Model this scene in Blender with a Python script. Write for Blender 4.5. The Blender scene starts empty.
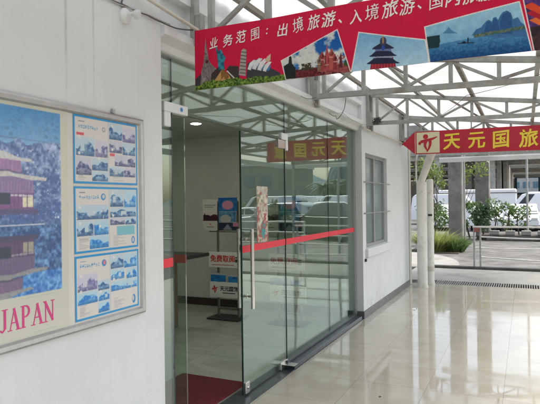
import bpy, math, random
import numpy as np
from mathutils import Vector, Matrix, Quaternion
random.seed(7); RNG = np.random.default_rng(11)
scene = bpy.context.scene
COL = scene.collection
pi = math.pi

# ------------------------------------------------------------------ camera basis (also used to read plane positions)
H = 1.6; FOC = 540.09
def basis(y, p, r):
    cy, sy = math.cos(y), math.sin(y); cp, sp = math.cos(p), math.sin(p)
    fwd = Vector((sy*cp, cy*cp, sp)); right = Vector((cy, -sy, 0)); up = right.cross(fwd)
    return (right*math.cos(r)+up*math.sin(r), -right*math.sin(r)+up*math.cos(r), fwd)
CR, CU, CF = basis(math.radians(-25.2933), math.radians(.0168), math.radians(-.732))
EYE = Vector((0, 0, H))
def ray(x, y): return CR*(x-270) - CU*(y-202) + CF*FOC
def on_x(x, y, X):
    d = ray(x, y); p = EYE + d*(X/d.x); return p.y, p.z
def on_y(x, y, Y):
    d = ray(x, y); p = EYE + d*(Y/d.y); return p.x, p.z
def on_z(x, y, z=0.0):
    d = ray(x, y); p = EYE + d*((z-H)/d.z); return p.x, p.y

# ------------------------------------------------------------------ object helpers
ROOTLOC = {}
def tag(o, label=None, cat=None, group=None, kind=None):
    if label: o['label'] = label
    if cat: o['category'] = cat
    if group: o['group'] = group
    if kind: o['kind'] = kind
    return o
def thing(name, label, cat, loc=(0, 0, 0), group=None):
    o = bpy.data.objects.new(name, None); COL.objects.link(o); o.location = loc
    o.empty_display_size = .1
    ROOTLOC[o.name] = Vector(loc)
    return tag(o, label, cat, group)
def rootloc(o):
    while o.parent: o = o.parent
    return ROOTLOC.get(o.name, Vector((0, 0, 0)))
class G:
    def __init__(s): s.v = []; s.f = []; s.m = []; s.sm = []
    def add(s, vs, fs, mi=0, smooth=False):
        n = len(s.v); s.v += [tuple(v) for v in vs]
        for f in fs: s.f.append(tuple(i+n for i in f)); s.m.append(mi); s.sm.append(smooth)
        return s
    def box(s, x0, x1, y0, y1, z0, z1, mi=0, bev=0):
        if bev <= 0:
            v = [(x, y, z) for z in (z0, z1) for y in (y0, y1) for x in (x0, x1)]
            return s.add(v, [(0,2,3,1),(4,5,7,6),(0,1,5,4),(2,6,7,3),(0,4,6,2),(1,3,7,5)], mi)
        b = bev; v = []; idx = {}
        for ix, X in enumerate((x0, x1)):
            for iy, Y in enumerate((y0, y1)):
                for iz, Z in enumerate((z0, z1)):
                    sx, sy, sz = (1 if ix == 0 else -1), (1 if iy == 0 else -1), (1 if iz == 0 else -1)
                    for a in range(3):
                        idx[(ix, iy, iz, a)] = len(v)
                        v.append((X+(0 if a == 0 else sx*b), Y+(0 if a == 1 else sy*b), Z+(0 if a == 2 else sz*b)))
        f = []
        for a in range(3):
            for e in (0, 1):
                q = []
                for (p, r) in ((0,0),(0,1),(1,1),(1,0)):
                    k = [0,0,0]; k[a] = e; k[(a+1) % 3] = p; k[(a+2) % 3] = r; q.append(idx[(*k, a)])
                f.append(tuple(q if e else q[::-1]))
        for a in range(3):   # edges along axis a
            b1, c1 = (a+1) % 3, (a+2) % 3
            for p in (0, 1):
                for r in (0, 1):
                    k0 = [0,0,0]; k1 = [0,0,0]; k0[a] = 0; k1[a] = 1
                    for k in (k0, k1): k[b1] = p; k[c1] = r
                    q = (idx[(*k0, b1)], idx[(*k1, b1)], idx[(*k1, c1)], idx[(*k0, c1)])
                    f.append(q if (p == r) else q[::-1])
        for ix in (0, 1):
            for iy in (0, 1):
                for iz in (0, 1):
                    q = tuple(idx[(ix, iy, iz, a)] for a in range(3)); f.append(q if (ix+iy+iz) % 2 else q[::-1])
        return s.add(v, f, mi)
    def bar(s, a, b, w, h=None, mi=0, up=(0, 0, 1)):
        a = Vector(a); b = Vector(b); h = h or w; d = (b-a).normalized(); u = Vector(up)
        if abs(d.dot(u)) > .98: u = Vector((0, 1, 0))
        r = d.cross(u).normalized(); u = r.cross(d)
        v = [p + r*sx*w/2 + u*sy*h/2 for p in (a, b) for sx, sy in ((-1,-1),(1,-1),(1,1),(-1,1))]
        return s.add(v, [(0,3,2,1),(4,5,6,7),(0,1,5,4),(1,2,6,5),(2,3,7,6),(3,0,4,7)], mi)
    def tube(s, pts, r, n=10, mi=0, cap=True):
        pts = [Vector(p) for p in pts]; rs = r if isinstance(r, (list, tuple)) else [r]*len(pts)
        N = len(pts); t0 = (pts[1]-pts[0]).normalized()
        u = Vector((0, 0, 1)) if abs(t0.z) < .9 else Vector((1, 0, 0)); u = (u - t0*u.dot(t0)).normalized(); vs = []
        for i, p in enumerate(pts):
            t = (pts[min(i+1, N-1)]-pts[max(i-1, 0)]).normalized()
            u = (u - t*u.dot(t)).normalized(); w = t.cross(u)
            vs += [p + (u*math.cos(2*pi*k/n) + w*math.sin(2*pi*k/n))*rs[i] for k in range(n)]
        fs = [(i*n+k, i*n+(k+1) % n, (i+1)*n+(k+1) % n, (i+1)*n+k) for i in range(N-1) for k in range(n)]
        s.add(vs, fs, mi, True)
        if cap: s.add([vs[k] for k in range(n)], [tuple(range(n))[::-1]], mi); s.add(vs[-n:], [tuple(range(n))], mi)
        return s
    def lathe(s, c, prof, n=20, mi=0, axis='z'):
        vs = []
        for r, h in prof:
            for k in range(n):
                a, b = r*math.cos(2*pi*k/n), r*math.sin(2*pi*k/n)
                vs.append({'z': (c[0]+a, c[1]+b, c[2]+h), 'x': (c[0]+h, c[1]+a, c[2]+b), 'y': (c[0]+b, c[1]+h, c[2]+a)}[axis])
        fs = [(i*n+k, i*n+(k+1) % n, (i+1)*n+(k+1) % n, (i+1)*n+k) for i in range(len(prof)-1) for k in range(n)]
        s.add(vs, fs, mi, True); s.add(vs[:n], [tuple(range(n))[::-1]], mi); s.add(vs[-n:], [tuple(range(n))], mi); return s
    def prism(s, poly, P, d0, d1, mi=0):     # poly 2-D points, P(a,b,d)->world
        n = len(poly); v = [P(a, b, d0) for a, b in poly] + [P(a, b, d1) for a, b in poly]
        return s.add(v, [tuple(range(n))[::-1], tuple(range(n, 2*n))] + [(i, (i+1) % n, n+(i+1) % n, n+i) for i in range(n)], mi)
    def build(s, name, mats, parent=None, recalc=True):
        me = bpy.data.meshes.new(name)
        off = rootloc(parent) if parent is not None else None
        if off is None:
            A = np.array(s.v); off = Vector(((A[:,0].min()+A[:,0].max())/2, (A[:,1].min()+A[:,1].max())/2, A[:,2].min()))
        me.from_pydata([(v[0]-off.x, v[1]-off.y, v[2]-off.z) for v in s.v], [], s.f)
        for m in (mats if isinstance(mats, (list, tuple)) else [mats]): me.materials.append(m)
        me.polygons.foreach_set('material_index', s.m); me.polygons.foreach_set('use_smooth', s.sm)
        if recalc:
            import bmesh
            bm = bmesh.new(); bm.from_mesh(me); bmesh.ops.recalc_face_normals(bm, faces=bm.faces); bm.to_mesh(me); bm.free()
        me.update()
        o = bpy.data.objects.new(name, me); COL.objects.link(o)
        if parent is not None: o.parent = parent
        else: o.location = off; ROOTLOC[o.name] = off
        return o
def copy_tree(o, parent=None):
    c = o.copy(); COL.objects.link(c); c.parent = parent
    for ch in o.children: copy_tree(ch, c)
    return c
def struct(g, name, mats, kind='structure'): return tag(g.build(name, mats), kind=kind)

# ------------------------------------------------------------------ materials
def lin(c):
    return tuple(((v/255)/12.92 if v/255 <= .04045 else ((v/255+.055)/1.055)**2.4) for v in c)
def mat(name, col, rough=.6, metal=0, var=.0, scale=6., bump=0., bscale=40., spec=None, detail=4., dirt=None, dscale=2.):
    m = bpy.data.materials.new(name); m.use_nodes = True; nt = m.node_tree; N = nt.nodes; L = nt.links
    b = N['Principled BSDF']; b.inputs['Roughness'].default_value = rough; b.inputs['Metallic'].default_value = metal
    if spec is not None: b.inputs['Specular IOR Level'].default_value = spec
    b.inputs['Base Color'].default_value = (*col, 1)
    tc = N.new('ShaderNodeTexCoord'); out = None
    if var or dirt:
        no = N.new('ShaderNodeTexNoise'); no.inputs['Scale'].default_value = scale; no.inputs['Detail'].default_value = detail
        L.new(tc.outputs['Object'], no.inputs['Vector'])
        r = N.new('ShaderNodeValToRGB'); r.color_ramp.elements[0].position = .3; r.color_ramp.elements[1].position = .7
        r.color_ramp.elements[0].color = (*[c*(1-var) for c in col], 1); r.color_ramp.elements[1].color = (*[min(1, c*(1+var)) for c in col], 1)
        L.new(no.outputs['Fac'], r.inputs['Fac']); out = r.outputs['Color']
        if dirt:
            n2 = N.new('ShaderNodeTexNoise'); n2.inputs['Scale'].default_value = dscale; n2.inputs['Detail'].default_value = 8; n2.inputs['Roughness'].default_value = .65
            L.new(tc.outputs['Object'], n2.inputs['Vector'])
            r2 = N.new('ShaderNodeValToRGB'); r2.color_ramp.elements[0].position = .52; r2.color_ramp.elements[1].position = .75
            L.new(n2.outputs['Fac'], r2.inputs['Fac'])
            mx = N.new('ShaderNodeMixRGB'); mx.inputs['Color2'].default_value = (*dirt, 1)
            L.new(r2.outputs['Color'], mx.inputs['Fac']); L.new(out, mx.inputs['Color1']); out = mx.outputs['Color']
        L.new(out, b.inputs['Base Color'])
    if bump:
        nb = N.new('ShaderNodeTexNoise'); nb.inputs['Scale'].default_value = bscale; nb.inputs['Detail'].default_value = 6
        L.new(tc.outputs['Object'], nb.inputs['Vector'])
        bp = N.new('ShaderNodeBump'); bp.inputs['Strength'].default_value = bump; bp.inputs['Distance'].default_value = .01
        L.new(nb.outputs['Fac'], bp.inputs['Height']); L.new(bp.outputs['Normal'], b.inputs['Normal'])
    m['_b'] = 1
    return m
def printmat(name, rough=.5, spec=.4):
    m = bpy.data.materials.new(name); m.use_nodes = True; nt = m.node_tree; b = nt.nodes['Principled BSDF']
    a = nt.nodes.new('ShaderNodeAttribute'); a.attribute_name = 'Col'
    nt.links.new(a.outputs['Color'], b.inputs['Base Color']); b.inputs['Roughness'].default_value = rough
    b.inputs['Specular IOR Level'].default_value = spec
    tc = nt.nodes.new('ShaderNodeTexCoord'); no = nt.nodes.new('ShaderNodeTexNoise'); no.inputs['Scale'].default_value = 3.5
    nt.links.new(tc.outputs['Object'], no.inputs['Vector'])
    bp = nt.nodes.new('ShaderNodeBump'); bp.inputs['Strength'].default_value = .35 if rough < .5 else .8; bp.inputs['Distance'].default_value = .02
    nt.links.new(no.outputs['Fac'], bp.inputs['Height']); nt.links.new(bp.outputs['Normal'], b.inputs['Normal'])
    return m
M = {}
M['print_gloss'] = printmat('coated_paper_print', .28, .5)
M['print_fabric'] = printmat('fabric_print', .7, .25)
M['steel'] = mat('painted_steel_grey', (.33, .335, .315), .5, .1, .15, 14, dirt=(.20, .18, .15), dscale=5)
M['steel_dark'] = mat('weathered_steel', (.20, .18, .15), .6, .3, .3, 10)
M['alu'] = mat('brushed_aluminium', (.42, .43, .43), .35, .75, .08, 30)
M['chrome'] = mat('satin_stainless', (.62, .61, .58), .25, .95, .05, 20)
M['white_metal'] = mat('white_coated_metal', (.69, .72, .73), .4, 0, .05, 8)
M['white_pvc'] = mat('white_pvc_pipe', (.70, .70, .66), .4, 0, .06, 5, dirt=(.45, .43, .37), dscale=7)
M['beige'] = mat('beige_paint', (.56, .54, .47), .6, 0, .06, 4, dirt=(.36, .34, .28), dscale=4)
M['skirt'] = mat('grey_skirting_tile', (.10, .105, .11), .35, 0, .2, 9)
M['sill_dark'] = mat('dark_blue_grey_channel', (.055, .07, .08), .3, .3, .25, 12)
M['black'] = mat('black_plastic', (.018, .018, .02), .45, 0, .1, 10)
M['cable'] = mat('grey_cable_sheath', (.09, .09, .085), .6)
M['cable_light'] = mat('pale_cable_sheath', (.40, .38, .34), .6)
M['concrete'] = mat('weathered_concrete', (.44, .43, .39), .85, 0, .2, 3, .4, 25, dirt=(.24, .23, .205), dscale=1.1)
M['concrete_light'] = mat('pale_concrete', (.31, .30, .265), .8, 0, .12, 2.5, .3, 30, dirt=(.19, .18, .155), dscale=1.5)
M['pier'] = mat('stained_pier_concrete', (.21, .197, .172), .9, 0, .3, 2.4, .5, 18, dirt=(.085, .08, .068), dscale=1.8)
M['asphalt'] = mat('worn_asphalt', (.15, .142, .128), .85, 0, .5, 1.7, .5, 50, dirt=(.075, .07, .064), dscale=.35)
M['bark'] = mat('bark', (.10, .08, .06), .9, 0, .3, 12)
M['red_mat'] = mat('dark_red_mat', (.13, .008, .014), .95, 0, .25, 30, .6, 200, dirt=(.09, .01, .012), dscale=6)
M['red_vinyl'] = mat('red_vinyl_strip', (.70, .02, .045), .4, 0, .05, 10)
M['white_paint'] = mat('white_road_paint', (.62, .62, .58), .7, 0, .1, 10)
M['car_white'] = mat('white_car_paint', (.78, .79, .80), .22, 0, .02, 3)
M['car_silver'] = mat('silver_car_paint', (.45, .47, .49), .25, .4, .03, 3)
M['car_dark'] = mat('dark_green_car_paint', (.05, .065, .06), .25, .2, .05, 3)
M['car_glass'] = mat('tinted_car_glass', (.02, .025, .028), .08, 0, .05, 3)
M['rubber'] = mat('tyre_rubber', (.02, .02, .02), .8, 0, .1, 10)
M['lamp_red'] = mat('red_lens', (.5, .02, .02), .2)
M['lamp_clear'] = mat('clear_lens', (.7, .7, .68), .15)
M['interior_wall'] = mat('interior_paint', (.55, .57, .50), .8, 0, .05, 2)
M['ceiling'] = mat('ceiling_board', (.52, .52, .47), .85, 0, .05, 2)
M['wood'] = mat('red_brown_wood', (.16, .06, .04), .5, 0, .3, 8)
M['kerb_dark'] = mat('dark_kerb_concrete', (.07, .07, .062), .9, 0, .3, 5, .4, 30)
M['paper'] = mat('white_paper', (.72, .71, .66), .5, 0, .03, 6)
M['sign_cream'] = mat('cream_sign_face', (.64, .60, .40), .45)
M['sign_red'] = mat('red_sign_face', (.42, .008, .028), .45, 0, .05, 5)
M['sign_yellow'] = mat('yellow_lettering', (.78, .60, .05), .5)
M['text_white'] = mat('white_lettering', (.78, .76, .74), .6)
M['text_black'] = mat('black_lettering', (.03, .03, .03), .6)
M['text_red'] = mat('red_lettering', (.55, .03, .03), .6)
M['blue_pipe'] = mat('blue_green_painted_post', (.05, .13, .15), .5, 0, .15, 8)
M['brick_grey'] = mat('grey_rendered_block', (.42, .44, .43), .8, 0, .1, .6)
M['roof_grey'] = mat('grey_roof_sheet', (.22, .24, .24), .7, 0, .1, 1)

def leafmat(name, col, trans=.35):
    m = bpy.data.materials.new(name); m.use_nodes = True; nt = m.node_tree; N = nt.nodes; L = nt.links
    b = N['Principled BSDF']; b.inputs['Roughness'].default_value = .55
    a = N.new('ShaderNodeAttribute'); a.attribute_name = 'Col'
    mx = N.new('ShaderNodeMixRGB'); mx.blend_type = 'MULTIPLY'; mx.inputs['Fac'].default_value = 1; mx.inputs['Color2'].default_value = (*col, 1)
    L.new(a.outputs['Color'], mx.inputs['Color1']); L.new(mx.outputs[0], b.inputs['Base Color'])
    t = N.new('ShaderNodeBsdfTranslucent'); L.new(mx.outputs[0], t.inputs['Color'])
    s = N.new('ShaderNodeMixShader'); s.inputs[0].default_value = trans
    L.new(b.outputs[0], s.inputs[1]); L.new(t.outputs[0], s.inputs[2]); L.new(s.outputs[0], N['Material Output'].inputs['Surface'])
    return m
M['leaf_green'] = leafmat('green_leaves', (.14, .22, .08))
M['leaf_yellow'] = leafmat('yellow_green_leaves', (.20, .27, .075))
M['leaf_dark'] = leafmat('dark_green_leaves', (.06, .11, .055))
M['leaf_grass'] = leafmat('long_grass_blades', (.34, .38, .13))

def mathn(nt, op, a, b=None):
    n = nt.nodes.new('ShaderNodeMath'); n.operation = op
    for i, v in enumerate((a, b)):
        if v is None: continue
        if isinstance(v, (int, float)): n.inputs[i].default_value = v
        else: nt.links.new(v, n.inputs[i])
    return n.outputs[0]
def glassmat():
    m = bpy.data.materials.new('green_tinted_glass'); m.use_nodes = True; nt = m.node_tree; N = nt.nodes; L = nt.links
    N.remove(N['Principled BSDF'])
    t = N.new('ShaderNodeBsdfTransparent'); t.inputs['Color'].default_value = (.87, .94, .895, 1)
    g = N.new('ShaderNodeBsdfGlossy'); g.inputs['Roughness'].default_value = .012; g.inputs['Color'].default_value = (.86, .95, .90, 1)
    ge = N.new('ShaderNodeNewGeometry'); dt = N.new('ShaderNodeVectorMath'); dt.operation = 'DOT_PRODUCT'; L.new(ge.outputs['Normal'], dt.inputs[0]); L.new(ge.outputs['Incoming'], dt.inputs[1])
    f5 = mathn(nt, 'POWER', mathn(nt, 'SUBTRACT', 1.0, mathn(nt, 'ABSOLUTE', dt.outputs['Value'])), 5.0)
    fr = N.new('ShaderNodeMath'); fr.operation = 'MULTIPLY_ADD'; L.new(f5, fr.inputs[0]); fr.inputs[1].default_value = .88; fr.inputs[2].default_value = .12
    tc = N.new('ShaderNodeTexCoord'); no = N.new('ShaderNodeTexNoise'); no.inputs['Scale'].default_value = 1.6; no.inputs['Detail'].default_value = 1
    L.new(tc.outputs['Object'], no.inputs['Vector'])
    bp = N.new('ShaderNodeBump'); bp.inputs['Strength'].default_value = .05; bp.inputs['Distance'].default_value = .02
    L.new(no.outputs['Fac'], bp.inputs['Height']); L.new(bp.outputs['Normal'], g.inputs['Normal'])
    s = N.new('ShaderNodeMixShader'); L.new(fr.outputs[0], s.inputs[0]); L.new(t.outputs[0], s.inputs[1]); L.new(g.outputs[0], s.inputs[2])
    L.new(s.outputs[0], N['Material Output'].inputs['Surface']); return m
M['glass'] = glassmat()
M['glass_edge'] = mat('dark_green_glass_edge', (.015, .045, .035), .2)
def roofmat():
    m = bpy.data.materials.new('translucent_roof_sheet'); m.use_nodes = True; nt = m.node_tree; N = nt.nodes; L = nt.links
    b = N['Principled BSDF']; b.inputs['Roughness'].default_value = .5
    tc = N.new('ShaderNodeTexCoord'); no = N.new('ShaderNodeTexNoise'); no.inputs['Scale'].default_value = 1.3; no.inputs['Detail'].default_value = 7
    L.new(tc.outputs['Object'], no.inputs['Vector'])
    r = N.new('ShaderNodeValToRGB'); r.color_ramp.elements[0].position = .32; r.color_ramp.elements[1].position = .62
    r.color_ramp.elements[0].color = (.66, .67, .66, 1); r.color_ramp.elements[1].color = (.87, .885, .885, 1)
    L.new(no.outputs['Fac'], r.inputs['Fac']); L.new(r.outputs[0], b.inputs['Base Color'])
    t = N.new('ShaderNodeBsdfTranslucent'); L.new(r.outputs[0], t.inputs['Color'])
    s = N.new('ShaderNodeMixShader'); s.inputs[0].default_value = .36
    L.new(b.outputs[0], s.inputs[1]); L.new(t.outputs[0], s.inputs[2]); L.new(s.outputs[0], N['Material Output'].inputs['Surface']); return m
M['roof'] = roofmat()

def tilemat(name, x0, y0, step, c1, c2, rough):
    m = bpy.data.materials.new(name); m.use_nodes = True; nt = m.node_tree; N = nt.nodes; L = nt.links; b = N['Principled BSDF']
    g = N.new('ShaderNodeNewGeometry'); sp = N.new('ShaderNodeSeparateXYZ'); L.new(g.outputs['Position'], sp.inputs[0])
    u = mathn(nt, 'DIVIDE', mathn(nt, 'SUBTRACT', sp.outputs[0], x0), step[0]); v = mathn(nt, 'DIVIDE', mathn(nt, 'SUBTRACT', sp.outputs[1], y0), step[1])
    du = mathn(nt, 'PINGPONG', u, .5); dv = mathn(nt, 'PINGPONG', v, .5)
    joint = mathn(nt, 'LESS_THAN', mathn(nt, 'MINIMUM', du, dv), .0028)
    cell = N.new('ShaderNodeCombineXYZ'); L.new(mathn(nt, 'FLOOR', u), cell.inputs[0]); L.new(mathn(nt, 'FLOOR', v), cell.inputs[1])
    wn = N.new('ShaderNodeTexWhiteNoise'); L.new(cell.outputs[0], wn.inputs['Vector'])
    mp = N.new('ShaderNodeVectorMath'); mp.operation = 'MULTIPLY_ADD'; L.new(cell.outputs[0], mp.inputs[0]); mp.inputs[1].default_value = (7.3, 3.1, 0); L.new(g.outputs['Position'], mp.inputs[2])
    mp2 = N.new('ShaderNodeVectorMath'); mp2.operation = 'MULTIPLY'; mp2.inputs[1].default_value = (1.0, 1.5, 1); L.new(mp.outputs[0], mp2.inputs[0])
    no = N.new('ShaderNodeTexNoise'); no.inputs['Scale'].default_value = 2.6; no.inputs['Detail'].default_value = 6; no.inputs['Distortion'].default_value = 1.2
    L.new(mp2.outputs[0], no.inputs['Vector'])
    r = N.new('ShaderNodeValToRGB'); r.color_ramp.elements[0].position = .34; r.color_ramp.elements[1].position = .64
    r.color_ramp.elements[0].color = (*c1, 1); r.color_ramp.elements[1].color = (*c2, 1); L.new(no.outputs['Fac'], r.inputs['Fac'])
    hs = N.new('ShaderNodeHueSaturation'); L.new(r.outputs[0], hs.inputs['Color']); L.new(mathn(nt, 'ADD', mathn(nt, 'MULTIPLY', wn.outputs['Value'], .08), .96), hs.inputs['Value'])
    # scuffs
    n3 = N.new('ShaderNodeTexNoise'); n3.inputs['Scale'].default_value = .9; n3.inputs['Detail'].default_value = 9; n3.inputs['Roughness'].default_value = .7
    L.new(g.outputs['Position'], n3.inputs['Vector'])
    sc = N.new('ShaderNodeMapRange'); sc.inputs['From Min'].default_value = .56; sc.inputs['From Max'].default_value = .72; sc.inputs['To Max'].default_value = .22; L.new(n3.outputs['Fac'], sc.inputs['Value'])
    ms = N.new('ShaderNodeMixRGB'); ms.inputs['Color2'].default_value = (.24, .215, .17, 1); L.new(sc.outputs[0], ms.inputs['Fac']); L.new(hs.outputs[0], ms.inputs['Color1'])
    mx = N.new('ShaderNodeMixRGB'); mx.inputs['Color2'].default_value = (.26, .24, .19, 1); L.new(ms.outputs[0], mx.inputs['Color1']); L.new(joint, mx.inputs['Fac'])
    L.new(mx.outputs[0], b.inputs['Base Color'])
    rr = N.new('ShaderNodeMapRange'); rr.inputs['From Min'].default_value = .4; rr.inputs['From Max'].default_value = .7; rr.inputs['To Min'].default_value = rough; rr.inputs['To Max'].default_value = rough+.13
    L.new(n3.outputs['Fac'], rr.inputs['Value']); L.new(rr.outputs[0], b.inputs['Roughness'])
    bp = N.new('ShaderNodeBump'); bp.inputs['Strength'].default_value = .6; bp.inputs['Distance'].default_value = .002; bp.invert = True
    # slight per-tile unevenness of the laid floor
    n4 = N.new('ShaderNodeTexNoise'); n4.inputs['Scale'].default_value = 2.5; n4.inputs['Detail'].default_value = 2; L.new(g.outputs['Position'], n4.inputs['Vector'])
    L.new(mathn(nt, 'ADD', joint, mathn(nt, 'MULTIPLY', n4.outputs['Fac'], .4)), bp.inputs['Height']); L.new(bp.outputs[0], b.inputs['Normal'])
    b.inputs['Specular IOR Level'].default_value = .85
    return m
M['floor'] = tilemat('glossy_cream_floor_tile', -.18, 4.68, (.6, .6), (.445, .41, .335), (.50, .465, .39), .016)
M['floor_in'] = tilemat('interior_floor_tile', -2.3, 4.1, (.8, .8), (.38, .39, .32), (.46, .47, .40), .12)

def wallmat():
    m = mat('white_wall_paint', (.655, .69, .705), .75, 0, .03, 2.2, .12, 90)
    nt = m.node_tree; N = nt.nodes; L = nt.links; b = N['Principled BSDF']; src = b.inputs['Base Color'].links[0].from_socket
    g = N.new('ShaderNodeNewGeometry'); sp = N.new('ShaderNodeSeparateXYZ'); L.new(g.outputs['Position'], sp.inputs[0])
    def streak(y0, w, zlo, zhi, amt):
        d = mathn(nt, 'ABSOLUTE', mathn(nt, 'SUBTRACT', sp.outputs[1], y0))
        a = N.new('ShaderNodeMapRange'); a.inputs['From Min'].default_value = w; a.inputs['From Max'].default_value = 0; L.new(d, a.inputs['Value'])
        h = N.new('ShaderNodeMapRange'); h.inputs['From Min'].default_value = zlo; h.inputs['From Max'].default_value = zhi; L.new(sp.outputs[2], h.inputs['Value'])
        n = N.new('ShaderNodeTexNoise'); n.inputs['Scale'].default_value = 9; n.inputs['Detail'].default_value = 5; L.new(g.outputs['Position'], n.inputs['Vector'])
        return mathn(nt, 'MULTIPLY', mathn(nt, 'MULTIPLY', mathn(nt, 'MULTIPLY', a.outputs[0], h.outputs[0]), n.outputs['Fac']), amt)
    base = N.new('ShaderNodeMapRange'); base.inputs['From Min'].default_value = .55; base.inputs['From Max'].default_value = .08; L.new(sp.outputs[2], base.inputs['Value'])
    nn = N.new('ShaderNodeTexNoise'); nn.inputs['Scale'].default_value = 4; nn.inputs['Detail'].default_value = 8; nn.inputs['Roughness'].default_value = .7; L.new(g.outputs['Position'], nn.inputs['Vector'])
    st = N.new('ShaderNodeMapRange'); st.inputs['From Min'].default_value = .52; st.inputs['From Max'].default_value = .8; L.new(nn.outputs['Fac'], st.inputs['Value'])
    vn = N.new('ShaderNodeTexNoise'); vn.inputs['Scale'].default_value = 1; vn.inputs['Detail'].default_value = 6; vm = N.new('ShaderNodeVectorMath'); vm.operation = 'MULTIPLY'; vm.inputs[1].default_value = (14, 14, .7); L.new(g.outputs['Position'], vm.inputs[0]); L.new(vm.outputs[0], vn.inputs['Vector'])
    vr = N.new('ShaderNodeMapRange'); vr.inputs['From Min'].default_value = .55; vr.inputs['From Max'].default_value = .85; L.new(vn.outputs['Fac'], vr.inputs['Value'])
    grime = mathn(nt, 'ADD', mathn(nt, 'MULTIPLY', mathn(nt, 'ADD', mathn(nt, 'MULTIPLY', base.outputs[0], .55), .10), st.outputs[0]), mathn(nt, 'MULTIPLY', vr.outputs[0], .05))
    tot = mathn(nt, 'ADD', mathn(nt, 'ADD', grime, streak(1.945, .013, 2.05, 2.5, 1.0)), mathn(nt, 'ADD', streak(2.13, .01, 2.0, 2.6, .7), streak(8.05, .22, .9, .3, .25)))
    mx = N.new('ShaderNodeMixRGB'); mx.inputs['Color2'].default_value = (.22, .21, .18, 1); L.new(tot, mx.inputs['Fac']); L.new(src, mx.inputs['Color1']); L.new(mx.outputs[0], b.inputs['Base Color'])
    return m
M['wall'] = wallmat()

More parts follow.
